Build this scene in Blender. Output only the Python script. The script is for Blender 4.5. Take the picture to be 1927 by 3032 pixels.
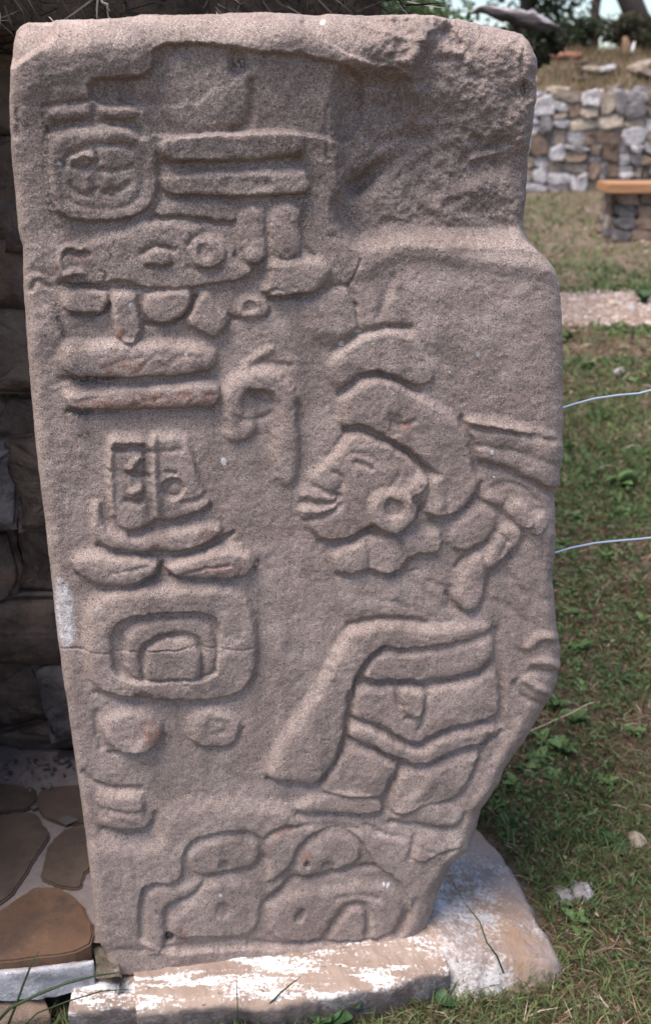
import bpy, bmesh, math, random
import numpy as np
from mathutils import Vector, Matrix, noise as mnoise

for o in list(bpy.data.objects):
    bpy.data.objects.remove(o, do_unlink=True)
scene = bpy.context.scene
COL = scene.collection
R = math.radians

# ------------------------------------------------------------------ camera
CAM_Z = 1.65
PITCH = R(22.0)
FPX, CX, CY = 2947.0, 963.5, 1516.0          # focal length and centre of the 1927 x 3032 frame
cam = bpy.data.cameras.new("camera")
cam.sensor_fit = 'VERTICAL'
cam.sensor_height = 36.0
cam.sensor_width = 24.0
cam.lens = 36.0 * FPX / 3032.0
cam.clip_start = 0.05
cam.clip_end = 3000
cam.dof.use_dof = True
cam.dof.focus_distance = 1.66
cam.dof.aperture_fstop = 4.0
cam_o = bpy.data.objects.new("camera", cam)
COL.objects.link(cam_o)
cam_o.location = (0, 0, CAM_Z)
cam_o.rotation_euler = (R(90) - PITCH, 0, 0)
scene.camera = cam_o

# ------------------------------------------------------------------ light
SUN_EL, SUN_AZ = 67.0, 234.0                  # compass azimuth: 0 = +Y, clockwise; behind the camera and to its left
world = bpy.data.worlds.new("World")
scene.world = world
world.use_nodes = True
wn = world.node_tree.nodes
sky = wn.new("ShaderNodeTexSky")
sky.sky_type = 'NISHITA'
sky.sun_disc = False
sky.sun_elevation = R(SUN_EL)
sky.sun_rotation = R(SUN_AZ)
sky.air_density = 1.0
sky.dust_density = 1.5
sky.ozone_density = 0.2
wn["Background"].inputs[1].default_value = 0.14
world.node_tree.links.new(sky.outputs[0], wn["Background"].inputs[0])
sun = bpy.data.lights.new("sun", 'SUN')
sun.energy = 4.4
sun.angle = R(36)
sun.color = (1.0, 0.93, 0.86)
sun_o = bpy.data.objects.new("sun", sun)
COL.objects.link(sun_o)
sd_ = Vector((math.sin(R(SUN_AZ)) * math.cos(R(SUN_EL)), math.cos(R(SUN_AZ)) * math.cos(R(SUN_EL)), math.sin(R(SUN_EL))))
sun_o.rotation_euler = sd_.to_track_quat('Z', 'Y').to_euler()
sun_o.location = (-2, -3, 6)

vs = scene.view_settings
vs.view_transform = 'Standard'
vs.look = 'None'
vs.exposure = 0.77
vs.gamma = 1.0
vs.use_curve_mapping = False
scene.cycles.max_bounces = 5
scene.cycles.transparent_max_bounces = 8

# ------------------------------------------------------------------ helpers: rays, ground
CP, SP = math.cos(PITCH), math.sin(PITCH)
def ray(px, py):
    dx = (np.asarray(px, float) - CX) / FPX
    dy = (CY - np.asarray(py, float)) / FPX
    return dx, CP + dy * SP, -SP + dy * CP
def on_z(px, py, z):
    a, b, c = ray(px, py)
    t = (z - CAM_Z) / c
    return Vector((float(a * t), float(b * t), z))
def on_y(px, py, y):
    a, b, c = ray(px, py)
    t = y / b
    return Vector((float(a * t), float(y), float(CAM_Z + c * t)))

_NG = {}
def vnoise(x, y, scale, seed):
    """smooth value noise in [-1,1] on arrays"""
    N = 256
    if seed not in _NG: _NG[seed] = np.random.RandomState(seed).uniform(-1, 1, (N, N))
    g = _NG[seed]
    u = np.asarray(x, float) * scale + 1000.3
    v = np.asarray(y, float) * scale + 1000.7
    i = np.floor(u).astype(int); j = np.floor(v).astype(int)
    fu = u - i; fv = v - j
    fu = fu * fu * fu * (fu * (fu * 6 - 15) + 10); fv = fv * fv * fv * (fv * (fv * 6 - 15) + 10)
    i %= N; j %= N
    i1 = (i + 1) % N; j1 = (j + 1) % N
    return (g[i, j] * (1 - fu) + g[i1, j] * fu) * (1 - fv) + (g[i, j1] * (1 - fu) + g[i1, j1] * fu) * fv
def fbm(x, y, scale, seed, octv=4, gain=0.5):
    s = 0; a = 1.0; tot = 0
    for k in range(octv):
        s = s + a * vnoise(x, y, scale * (2.03 ** k), seed + 17 * k); tot += a; a *= gain
    return s / tot

WALL_Y = 11.9
def ground_z(x, y):
    x = np.asarray(x, float); y = np.asarray(y, float)
    z = -0.10 + 0.10 * np.clip(y - 1.7, 0, 7.15) + 0.06 * np.clip(y - 8.85, 0, 4.0)
    z = z + 0.03 * fbm(x, y, 0.8, 5, 3) * np.clip((y - 1.2) / 3, 0.25, 1) + 0.008 * fbm(x, y, 7, 9, 2)
    return z
def hit_ground(px, py, lift=0.0):
    a, b, c = (float(v) for v in ray(px, py))
    ts = np.arange(0.5, 16, 0.004)
    k = np.argmax(CAM_Z + c * ts <= ground_z(a * ts, b * ts) + lift)
    t = float(ts[k])
    return Vector((a * t, b * t, CAM_Z + c * t))

# ------------------------------------------------------------------ helpers: objects
def link(o, parent=None):
    COL.objects.link(o)
    if parent is not None: o.parent = parent
    return o
def tag(o, label=None, cat=None, group=None, kind=None):
    if label: o["label"] = label
    if cat: o["category"] = cat
    if group: o["group"] = group
    if kind: o["kind"] = kind
    return o
def empty(name, loc, label, cat, group=None):
    o = bpy.data.objects.new(name, None); link(o)
    o.location = loc
    return tag(o, label, cat, group)
def mesh_np(name, co, faces_q=None, faces_t=None, mat=None, smooth=True):
    """fast mesh from numpy arrays: quads (n,4), tris (m,3)"""
    me = bpy.data.meshes.new(name)
    fq = np.zeros((0, 4), int) if faces_q is None else np.asarray(faces_q, int)
    ft = np.zeros((0, 3), int) if faces_t is None else np.asarray(faces_t, int)
    nl = fq.size + ft.size
    me.vertices.add(len(co)); me.vertices.foreach_set("co", np.asarray(co, np.float32).ravel())
    me.loops.add(nl); me.polygons.add(len(fq) + len(ft))
    me.loops.foreach_set("vertex_index", np.concatenate([fq.ravel(), ft.ravel()]).astype(np.int32))
    st = np.concatenate([np.arange(len(fq)) * 4, fq.size + np.arange(len(ft)) * 3]).astype(np.int32)
    me.polygons.foreach_set("loop_start", st)
    me.polygons.foreach_set("use_smooth", np.full(len(st), smooth))
    me.update(calc_edges=True); me.validate()
    if mat: me.materials.append(mat)
    return me
def obj(name, me, parent=None, loc=None):
    o = bpy.data.objects.new(name, me)
    link(o, parent)
    if loc is not None: o.location = loc
    return o
def set_col(me, name, rgba):
    a = me.color_attributes.new(name, 'FLOAT_COLOR', 'POINT')
    a.data.foreach_set("color", np.asarray(rgba, np.float32).ravel())

# ------------------------------------------------------------------ helpers: materials
class NT:
    def __init__(self, name):
        self.m = bpy.data.materials.new(name); self.m.use_nodes = True
        self.t = self.m.node_tree; self.n = self.t.nodes; self.l = self.t.links
        self.b = self.n["Principled BSDF"]
        self.b.inputs["Specular IOR Level"].default_value = 0.25
    def new(self, typ, **kw):
        nd = self.n.new(typ)
        for k, v in kw.items(): setattr(nd, k, v)
        return nd
    def put(self, sock, v):
        if hasattr(v, "is_output") or isinstance(v, bpy.types.NodeSocket): self.l.new(v, sock)
        else: sock.default_value = v
    def coord(self, kind="Object"):
        return self.new("ShaderNodeTexCoord").outputs[kind]
    def noise(self, vec, scale, detail=4, rough=0.55, dist=0.0):
        nd = self.new("ShaderNodeTexNoise")
        self.put(nd.inputs["Vector"], vec)
        nd.inputs["Scale"].default_value = scale; nd.inputs["Detail"].default_value = detail
        nd.inputs["Roughness"].default_value = rough; nd.inputs["Distortion"].default_value = dist
        return nd.outputs["Fac"]
    def ramp(self, fac, stops):
        nd = self.new("ShaderNodeValToRGB")
        self.put(nd.inputs[0], fac)
        el = nd.color_ramp.elements
        while len(el) < len(stops): el.new(0.5)
        for e, (p, c) in zip(el, stops):
            e.position = p
            e.color = (c, c, c, 1) if isinstance(c, (int, float)) else (*c, 1)
        return nd.outputs[0]
    def mix(self, fac, a, b, mode='MIX'):
        nd = self.new("ShaderNodeMix"); nd.data_type = 'RGBA'; nd.blend_type = mode
        self.put(nd.inputs[0], fac)
        for s, v in ((nd.inputs[6], a), (nd.inputs[7], b)):
            if isinstance(v, tuple) and len(v) == 3: v = (*v, 1)
            self.put(s, v)
        return nd.outputs[2]
    def math(self, op, a, b=0.5, clamp=False):
        nd = self.new("ShaderNodeMath", operation=op); nd.use_clamp = clamp
        self.put(nd.inputs[0], a); self.put(nd.inputs[1], b)
        return nd.outputs[0]
    def bump(self, h, strength, dist, prev=None):
        nd = self.new("ShaderNodeBump")
        nd.inputs["Strength"].default_value = strength; nd.inputs["Distance"].default_value = dist
        self.put(nd.inputs["Height"], h)
        if prev is not None: self.l.new(prev, nd.inputs["Normal"])
        return nd.outputs[0]
    def done(self, color, rough=0.9, normal=None):
        self.put(self.b.inputs["Base Color"], (*color, 1) if isinstance(color, tuple) and len(color) == 3 else color)
        self.put(self.b.inputs["Roughness"], rough)
        if normal is not None: self.l.new(normal, self.b.inputs["Normal"])
        return self.m

def stone_mat(name, ca, cb, cc=None, scale=14, speck=0.35, bump=0.5, rough=0.92, rnd=0.36, bd=0.006, world=False):
    """stone: two tones by noise, a third in blotches, grain, per-object variation"""
    t = NT(name); v = t.new("ShaderNodeNewGeometry").outputs["Position"] if world else t.coord()
    oi = t.new("ShaderNodeObjectInfo").outputs["Random"]
    off = t.new("ShaderNodeVectorMath", operation='ADD'); t.l.new(v, off.inputs[0])
    t.l.new(t.math('MULTIPLY', oi, 37.0), off.inputs[1]); v = off.outputs[0]
    n1 = t.noise(v, scale, 5, 0.6)
    c = t.mix(t.ramp(n1, [(0.35, 0.0), (0.65, 1.0)]), ca, cb)
    if cc:
        c = t.mix(t.ramp(t.noise(v, scale * 0.6, 6, 0.7), [(0.54, 0.0), (0.66, 0.9)]), c, cc)
    g = t.noise(v, 420, 2, 0.6)
    c = t.mix(speck, c, t.ramp(g, [(0.25, 0.25), (0.5, 1.0), (0.75, 1.6)]), 'MULTIPLY')
    lo, hi = 1 - rnd, 1 + rnd
    c = t.mix(1.0, c, t.ramp(oi, [(0.0, lo), (1.0, hi)]), 'MULTIPLY')
    nb = t.bump(t.noise(v, scale * 3, 8, 0.65), bump, bd)
    nb = t.bump(g, 0.25, 0.002, nb)
    return t.done(c, rough, nb)

# ================================================================== the carved stela
YAW = math.atan2(0.104, 0.664)
P0 = np.array([-0.448, 1.548, 0.0])
EX = np.array([math.cos(YAW), math.sin(YAW), 0.0])
EN = np.array([math.sin(YAW), -math.cos(YAW), 0.0])      # towards the viewer
def on_face(px, py):
    a, b, c = ray(px, py)
    t = (P0[0] * EN[0] + P0[1] * EN[1]) / (a * EN[0] + b * EN[1])
    return np.stack([a * t, b * t, CAM_Z + c * t], -1)

TOP = [(52,96),(65,82),(85,72),(163,67),(261,62),(366,56),(457,49),(654,44),(784,42),(882,46),(967,48),(1135,50),(1236,50),(1336,59),(1410,67),(1484,86),(1548,104),(1571,131)]
RIGHT = [(1571,131),(1588,161),(1595,181),(1591,228),(1590,302),(1589,376),(1583,430),(1581,510),(1578,584),(1572,671),(1573,721),(1598,751),(1625,778),(1642,808),(1655,845),(1658,902),(1662,976),(1665,1036),(1662,1137),(1665,1238),(1662,1334),(1652,1401),(1648,1448),(1638,1468),(1644,1549),(1644,1630),(1638,1703),(1642,1770),(1645,1840),(1650,1880),(1660,1921),(1658,1968),(1648,2021),(1628,2068),(1598,2115),(1571,2162),(1538,2216),(1491,2276),(1481,2317),(1450,2357),(1422,2393),(1408,2450),(1382,2510),(1336,2547),(1313,2587),(1296,2627),(1283,2668),(1262,2728),(1249,2762)]
BOT = [(327,2880),(386,2882),(556,2862),(654,2852),(850,2834),(900,2820),(1034,2800),(1168,2782),(1249,2762)]
LEFT = [(52,96),(44,131),(41,196),(34,294),(34,366),(39,490),(47,575),(56,680),(62,711),(69,731),(70,848),(76,927),(84,1044),(92,1156),(98,1213),(108,1318),(121,1429),(134,1527),(147,1657),(163,1813),(173,1898),(186,1996),(203,2094),(219,2218),(232,2310),(249,2430),(261,2515),(273,2606),(281,2685),(286,2750),(297,2783),(317,2816),(323,2855),(327,2880)]

NU, NV = 560, 1040
u = np.linspace(0, 1, NU)[None, :]; v = np.linspace(0, 1, NV)[:, None]     # v = 0 at the top
def param(poly, axis, q):
    p = np.array(poly, float)
    if axis == 'x': s = (p[:, 0] - p[0, 0]) / (p[-1, 0] - p[0, 0])
    else: s = (p[:, 1] - p[0, 1]) / (p[-1, 1] - p[0, 1])
    return np.interp(q, s, p[:, 0]), np.interp(q, s, p[:, 1])
tx, ty = param(TOP, 'x', u[0]); ty = ty + 6.0 * fbm(tx, tx * 0, 1 / 55.0, 19, 5, 0.6); bx_, by_ = param(BOT, 'x', u[0])
lx, ly = param(LEFT, 'y', v[:, 0]); rx, ry = param(RIGHT, 'y', v[:, 0])
rx = rx + 3.0 * fbm(ry, ry * 0, 1 / 35.0, 23, 4); lx = lx + 1.5 * fbm(ly, ly * 0, 1 / 35.0, 29, 4)
lx[0] = tx[0]; ly[0] = ty[0]; rx[0] = tx[-1]; ry[0] = ty[-1]; lx[-1] = bx_[0]; rx[-1] = bx_[-1]
def coons(t_, b_, l_, r_):
    return ((1 - v) * t_[None] + v * b_[None] + (1 - u) * l_[:, None] + u * r_[:, None]
            - ((1 - u) * (1 - v) * t_[0] + u * (1 - v) * t_[-1] + (1 - u) * v * b_[0] + u * v * b_[-1]))
X = coons(tx, bx_, lx, rx); Y = coons(ty, by_, ly, ry)
Hh = np.zeros((NV, NU))

# slightly wandering chisel lines
WX = X + 4.0 * fbm(X, Y, 1 / 60.0, 3, 2) + 4.5 * fbm(X, Y, 1 / 18.0, 5, 3); WY = Y + 4.0 * fbm(X, Y, 1 / 60.0, 31, 2) + 4.5 * fbm(X, Y, 1 / 18.0, 37, 3)

def chaikin(p, closed, it=2):
    p = np.array(p, float)
    for _ in range(it):
        if closed:
            q = np.roll(p, -1, 0)
            p = np.stack([0.75 * p + 0.25 * q, 0.25 * p + 0.75 * q], 1).reshape(-1, 2)
        else:
            a, b = p[:-1], p[1:]
            m = np.stack([0.75 * a + 0.25 * b, 0.25 * a + 0.75 * b], 1).reshape(-1, 2)
            p = np.concatenate([p[:1], m, p[-1:]])
    return p
def window(p, mg):
    x0, y0 = p.min(0) - mg; x1, y1 = p.max(0) + mg
    m = (X > x0) & (X < x1) & (Y > y0) & (Y < y1)
    r = np.where(m.any(1))[0]; c = np.where(m.any(0))[0]
    if len(r) == 0 or len(c) == 0: return None
    return slice(r[0], r[-1] + 1), slice(c[0], c[-1] + 1)
def seg_dist(p, closed, sl):
    x = WX[sl]; y = WY[sl]
    d = np.full(x.shape, 1e9); ins = np.zeros(x.shape, bool)
    n = len(p)
    for i in range(n if closed else n - 1):
        ax, ay = p[i]; bx, by = p[(i + 1) % n]
        ex, ey = bx - ax, by - ay
        L = ex * ex + ey * ey + 1e-9
        t = np.clip(((x - ax) * ex + (y - ay) * ey) / L, 0, 1)
        d = np.minimum(d, (x - ax - t * ex) ** 2 + (y - ay - t * ey) ** 2)
        if closed and ay != by:
            c = ((ay > y) != (by > y)) & (x < (bx - ax) * (y - ay) / (by - ay) + ax)
            ins ^= c
    d = np.sqrt(d)
    return np.where(ins, d, -d) if closed else d
KH = 0.86
KS, KG = 0.92, 0.85          # softness of the worn edges, depth of the incised lines
def sstep(x): x = np.clip(x, 0, 1); return x * x * (3 - 2 * x)
def blur(a, k):
    for ax in (0, 1):
        a = (a + np.roll(a, k, ax) + np.roll(a, -k, ax)) / 3
    return a
def raised(poly, h=0.010, soft=16, dome=0.0, it=2, domer=40.0, level=None):
    """lift (or sink) a patch; edges that look down or right stay crisp, those that look up or left are worn to a slope"""
    fine = abs(h) < 0.016
    if fine: soft = soft * KS
    p = chaikin(poly, True, it); sl = window(p, soft * 2.6 + 6)
    if sl is None: return
    d = seg_dist(p, True, sl)
    if 0.0075 < h < 0.0165 and dome == 0.0: dome, domer = 0.0012, 30.0
    if fine and h > 0:
        gy, gx = np.gradient(d); gl = np.sqrt(gx * gx + gy * gy) + 1e-6
        m = blur(-(0.5 * gx + 0.87 * gy) / gl, 2)
        soft = soft * np.clip(1.75 - 0.95 * m, 0.75, 2.6)
    if fine: h = h * KH
    k = sstep(d / soft + 0.5)
    if level is not None: Hh[sl] = Hh[sl] * (1 - k) + np.maximum(Hh[sl], Hmacro[sl] + level) * k
    else: Hh[sl] += h * k + dome * (1 - np.exp(-np.clip(d, 0, None) / domer))
def groove(line, h=0.006, w=9, it=2):
    if w > 4: h, w = h * KG, w * 0.95
    p = chaikin(line, False, it); sl = window(p, w * 3)
    if sl is None: return
    d = seg_dist(p, False, sl)
    Hh[sl] -= h * np.exp(-(d / w) ** 2)
def ridge(line, h=0.007, w=18, it=2):
    p = chaikin(line, False, it); sl = window(p, w * 2)
    if sl is None: return
    d = seg_dist(p, False, sl)
    Hh[sl] += h * sstep((w - d) / w * 1.0)
def oval(cx, cy, a, b, n=14, rot=0.0):
    c, s = math.cos(rot), math.sin(rot)
    return [(cx + a * math.cos(k * 2 * math.pi / n) * c - b * math.sin(k * 2 * math.pi / n) * s,
             cy + a * math.cos(k * 2 * math.pi / n) * s + b * math.sin(k * 2 * math.pi / n) * c) for k in range(n)]
def pit(cx, cy, r, h=0.008, soft=None):
    raised(oval(cx, cy, r, r), -h, soft or r * 0.9, it=1)

# ---- large forms: broken top, recessed upper right, ledge
raised([(40,50),(165,50),(170,108),(140,132),(95,168),(30,205)], -0.020, 26, it=1)
raised([(985,640),(1062,735),(1130,706),(1202,696),(1276,702),(1370,704),(1504,712),(1700,720),(1700,20),(1345,20),(1262,120),(1228,200),(1252,322),(1205,450),(1080,520),(1010,560)], -0.034, 62)
raised([(1000,200),(1075,206),(1165,205),(1205,214),(1240,290),(1246,345),(1225,430),(1160,500),(1080,600),(1030,560),(1010,470),(1000,330)], -0.030, 66)
raised([(1040,250),(1180,225),(1235,300),(1200,420),(1080,440)], -0.012, 60)
raised([(457,134),(560,131),(650,134),(720,152),(765,157),(850,165),(915,168),(1075,206),(1090,330),(1040,440),(940,392),(700,392),(480,405),(440,385),(425,318),(268,312),(266,238),(330,232),(452,226)], -0.015, 17, it=1)
raised([(266,238),(330,232),(452,226),(470,134),(640,134),(640,300),(425,318),(268,300)], -0.004, 20, it=1)
raised([(872,60),(1000,20),(1150,20),(1230,118),(1225,150),(1160,190),(1081,192),(980,146),(905,103)], -0.009, 30, it=1)
raised([(1060,60),(1300,56),(1330,90),(1260,120),(1180,105)], -0.008, 20)
ridge([(872,70),(905,101),(980,144),(1081,194),(1165,203)], 0.0025, 11); ridge([(1060,78),(1120,96),(1190,118)], 0.002, 9)
ridge([(1165,203),(1212,224),(1238,280),(1249,325)], 0.004, 14)
raised([(1290,84),(1345,80),(1385,120),(1370,150),(1330,140)], -0.012, 24)
raised([(1535,140),(1600,150),(1610,320),(1560,300),(1545,220)], 0.010, 24)
groove([(1548,150),(1545,190),(1560,240),(1563,290)], 0.006, 8)
raised([(1545,240),(1580,250),(1585,300),(1555,300)], -0.010, 20)
# uneven hollows and scars in the recess
for q in ([(1090,470),(1180,400),(1290,420)], [(1350,520),(1430,440),(1500,430)], [(1440,480),(1470,440),(1530,420)], [(1250,560),(1290,480),(1330,450)]):
    groove(q, 0.004, 16)
ridge([(1395,500),(1430,470),(1480,450)], 0.005, 18); ridge([(1290,610),(1380,560),(1470,560)], 0.004, 40)
raised([(1405,395),(1450,405),(1445,440),(1415,450)], -0.007, 20)
groove([(965,315),(968,400),(970,470)], 0.005, 7)
groove([(1010,560),(1080,500),(1160,440),(1250,400)], 0.004, 26)
groove([(985,700),(1040,720),(1062,722)], 0.004, 12)
# slightly proud lower body, shoulder of the break
ridge([(1065,800),(1121,765),(1195,738),(1303,745),(1410,772),(1504,780),(1640,800)], 0.004, 46)
groove([(1058,905),(1036,850),(1020,842),(967,856),(900,888)], 0.006, 9)
groove([(1064,770),(1060,795),(1044,822),(1034,845)], 0.004, 4)
groove([(1058,900),(1063,965),(1055,985)], 0.004, 6)
groove([(1165,820),(1135,890),(1120,930)], 0.004, 14); groove([(1190,860),(1205,930),(1200,980)], 0.003, 18)
groove([(1140,1010),(1200,1040),(1330,1060)], 0.002, 30)

Hmacro = Hh.copy()
# ---- upper left: numerals and rounded sign
groove([(745,245),(748,300),(742,340),(725,378),(690,384)], 0.010, 14)
raised([(675,150),(725,165),(735,200),(705,232),(675,215)], -0.013, 22)
raised([(470,240),(700,235),(735,260),(738,330),(715,372),(480,380)], 0.004, 20)
raised([(146,322),(205,312),(268,316),(270,348),(205,352),(150,358)], 0.008, 12)
raised([(296,316),(350,312),(408,316),(412,348),(350,352),(300,350)], 0.009, 12)
groove([(135,312),(180,305),(262,300)], 0.006, 8); groove([(150,385),(190,366),(262,362)], 0.007, 10); groove([(300,364),(350,366),(405,372),(420,395)], 0.006, 9)
groove([(283,320),(282,355)], 0.004, 7)
raised([(146,430),(165,395),(230,380),(330,374),(400,384),(448,416),(467,470),(470,530),(458,590),(422,634),(350,652),(250,654),(190,640),(160,600),(148,540)], 0.014, 18)
groove([(193,485),(205,455),(250,438),(330,424),(388,432)], 0.008, 11)
groove([(222,490),(262,498),(290,480),(288,455)], 0.007, 9)
groove([(292,502),(335,506),(388,494)], 0.006, 9)
ridge([(222,466),(252,458),(276,464)], 0.006, 16)
groove([(212,540),(230,568),(268,576),(286,560)], 0.006, 9); groove([(316,572),(350,564),(382,544)], 0.008, 10)
ridge([(262,520),(262,552)], 0.005, 18); ridge([(310,515),(325,545)], 0.006, 20)
groove([(190,480),(186,540),(205,600),(300,622),(385,610),(425,560),(428,480),(400,430)], 0.003, 12)
raised([(476,412),(560,398),(700,390),(860,386),(898,392),(904,430),(884,460),(760,472),(620,476),(490,472),(472,448)], 0.016, 15)
raised([(478,518),(560,512),(700,506),(860,502),(906,502),(916,545),(906,574),(800,578),(700,582),(560,577),(497,573),(476,550)], 0.015, 15)
groove([(480,486),(620,490),(700,487),(800,480),(890,472)], 0.005, 9); groove([(500,583),(600,583),(720,592),(820,586),(910,580)], 0.005, 7)
raised([(640,530),(800,525),(810,565),(650,570)], -0.004, 18)
raised([(470,598),(600,596),(690,602),(700,645),(682,660),(610,648),(540,640),(450,642)], 0.007, 12)
groove([(448,646),(520,643),(580,648),(630,660),(682,664)], 0.007, 8)
raised([(702,620),(778,612),(786,700),(786,745),(770,776),(735,782),(716,758),(705,700)], 0.008, 14)
raised([(800,606),(888,602),(894,700),(886,752),(842,764),(806,750)], 0.009, 14)
raised([(728,738),(770,732),(786,755),(770,782),(735,782)], 0.006, 12)
groove([(790,610),(790,700),(792,760)], 0.005, 7); groove([(898,610),(893,690),(905,740),(930,760)], 0.006, 9)

# ---- animal head
raised([(225,724),(300,706),(366,680),(425,654),(520,658),(606,682),(592,712),(640,700),(690,720),(690,770),(760,795),(700,830),(560,852),(430,852),(330,832),(250,838),(185,840),(170,790),(190,740)], 0.008, 16)
ridge([(240,734),(205,726),(182,738),(174,772),(182,800)], 0.007, 16); groove([(200,745),(225,752),(262,750)], 0.006, 9)
ridge([(195,812),(225,798),(245,805)], 0.007, 17); groove([(180,842),(240,846),(320,851)], 0.008, 8)
groove([(330,834),(360,832),(392,836),(412,852)], 0.006, 7); groove([(300,800),(315,810),(312,825)], 0.004, 6)
raised(oval(467, 764, 38, 27), 0.007, 12); groove([(425,750),(445,735),(485,728),(515,742)], 0.006, 9); groove([(440,785),(475,790),(505,778)], 0.007, 8)
raised(oval(616, 746, 50, 48), 0.007, 14); pit(606, 742, 22, 0.005); groove([(560,720),(575,700),(600,690)], 0.005, 9)
groove([(560,790),(590,800),(650,800)], 0.003, 10)
raised([(788,778),(830,770),(900,765),(958,768),(976,798),(962,836),(930,866),(880,866),(830,876),(790,868),(772,850),(800,812)], 0.012, 14, dome=0.003)
groove([(800,884),(850,882),(905,876),(945,864),(978,840)], 0.009, 9); groove([(790,868),(810,850),(830,856)], 0.003, 6)
raised([(605,856),(642,900),(682,940),(652,984),(626,998),(540,955),(574,905)], 0.011, 13, it=1)
raised([(425,870),(500,858),(562,856),(572,898),(536,940),(508,952),(452,952),(432,920)], 0.011, 13)
groove([(430,958),(480,960),(520,955),(560,920),(580,880)], 0.008, 8)
raised([(336,862),(400,862),(414,920),(420,970),(402,1008),(372,1014),(346,985),(336,930)], 0.012, 13)
raised([(190,858),(318,852),(322,898),(300,926),(232,922),(190,912)], 0.010, 13); groove([(222,928),(265,934),(306,926),(324,900)], 0.009, 8)
raised(oval(748, 912, 44, 40), 0.008, 14); pit(740, 908, 18, 0.006); groove([(680,935),(700,945),(735,945),(775,945),(795,925)], 0.006, 7)
groove([(640,1000),(665,985),(690,945)], 0.005, 8)
raised([(900,895),(965,862),(1025,850),(1050,905),(1058,985),(1000,1010),(930,990),(890,940)], 0.004, 40)

# ---- two bars
raised([(190,1018),(330,1010),(520,1010),(618,1020),(646,1050),(632,1088),(560,1106),(330,1116),(200,1112),(184,1068)], 0.014, 15, dome=0.004)
raised([(198,1156),(400,1144),(560,1128),(632,1122),(652,1140),(650,1186),(620,1202),(400,1210),(212,1210),(196,1182)], 0.013, 14, dome=0.003)
groove([(186,1124),(330,1126),(500,1120),(610,1106)], 0.007, 10); groove([(205,1218),(400,1219),(630,1207)], 0.008, 8)
for q in ([(300,1090),(360,1060),(420,1050)], [(420,1085),(450,1050),(480,1045)], [(480,1080),(540,1045),(600,1050)], [(400,1195),(470,1170),(560,1160)], [(560,1190),(600,1160),(640,1160)], [(230,1185),(330,1165),(400,1160)]):
    groove(q, 0.0014, 8)

# ---- speech scroll
raised([(668,1290),(662,1220),(664,1140),(690,1104),(735,1090),(800,1092),(850,1120),(876,1170),(884,1250),(884,1370),(868,1428),(845,1440),(815,1400),(812,1320),(828,1230),(822,1180),(790,1150),(740,1148),(716,1170),(712,1215),(740,1222),(758,1250),(752,1285),(722,1306),(685,1306)], 0.012, 18)
raised([(725,1140),(770,1152),(805,1172),(815,1200),(780,1190),(735,1170)], -0.006, 12)
groove([(705,1232),(735,1244),(772,1240),(806,1218)], 0.006, 9); groove([(708,1245),(712,1290)], 0.003, 6)
groove([(885,1200),(892,1300),(890,1400),(870,1440)], 0.005, 10); groove([(690,1308),(730,1306),(765,1285)], 0.005, 8)
ridge([(730,1080),(770,1050),(800,1035)], 0.004, 22); groove([(780,1070),(830,1080),(860,1080)], 0.003, 9)
raised([(836,1420),(880,1430),(905,1470),(880,1490),(845,1470)], 0.004, 16)

# ---- sign with two columns over a basin
raised([(322,1304),(345,1284),(428,1288),(442,1300),(456,1284),(530,1282),(560,1300),(572,1335),(582,1400),(602,1450),(622,1480),(612,1495),(562,1518),(487,1537),(462,1530),(450,1550),(390,1570),(352,1552),(332,1500),(318,1400)], 0.011, 15)
ridge([(333,1300),(328,1400),(335,1520)], 0.005, 16); ridge([(458,1288),(458,1400),(470,1520)], 0.007, 18); ridge([(340,1298),(420,1302)], 0.004, 12)
groove([(345,1326),(380,1330),(415,1322)], 0.009, 10); groove([(380,1396),(400,1406),(445,1404)], 0.008, 8); groove([(378,1478),(400,1486),(420,1480)], 0.007, 8)
groove([(425,1320),(428,1400),(436,1480),(452,1525)], 0.006, 10); ridge([(385,1380),(415,1350)], 0.006, 18); ridge([(395,1450),(415,1440)], 0.006, 22)
groove([(430,1335),(480,1335),(535,1328)], 0.004, 9); groove([(496,1390),(520,1394)], 0.006, 6)
raised(oval(512, 1440, 32, 32), -0.010, 16); raised(oval(520, 1448, 15, 15), 0.004, 12); groove([(540,1485),(580,1478),(612,1462)], 0.004, 10)
groove([(385,1582),(450,1562),(460,1542),(490,1548),(565,1528),(622,1500)], 0.006, 8)
raised([(272,1492),(298,1490),(304,1560),(390,1594),(470,1578),(560,1558),(640,1546),(662,1560),(640,1588),(560,1622),(458,1632),(366,1626),(290,1604),(272,1550)], 0.012, 13)
groove([(290,1616),(366,1637),(458,1643),(556,1637),(621,1617),(690,1578)], 0.008, 8); pit(618, 1578, 26, 0.004)
raised([(215,1642),(290,1630),(380,1645),(458,1652),(474,1670),(454,1700),(390,1724),(312,1732),(262,1716),(226,1690)], 0.014, 14, dome=0.004)
raised([(490,1664),(560,1644),(640,1618),(700,1610),(738,1638),(756,1664),(740,1690),(700,1702),(620,1704),(532,1696),(496,1682)], 0.014, 14, dome=0.004)
groove([(232,1700),(270,1732),(320,1744),(400,1736),(460,1708),(482,1670)], 0.007, 8); groove([(510,1700),(610,1714),(700,1712),(750,1696),(766,1668)], 0.007, 8)
for q in ([(540,1690),(600,1670),(680,1660)], [(330,1690),(390,1680),(440,1670)]): groove(q, 0.003, 6)

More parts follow.
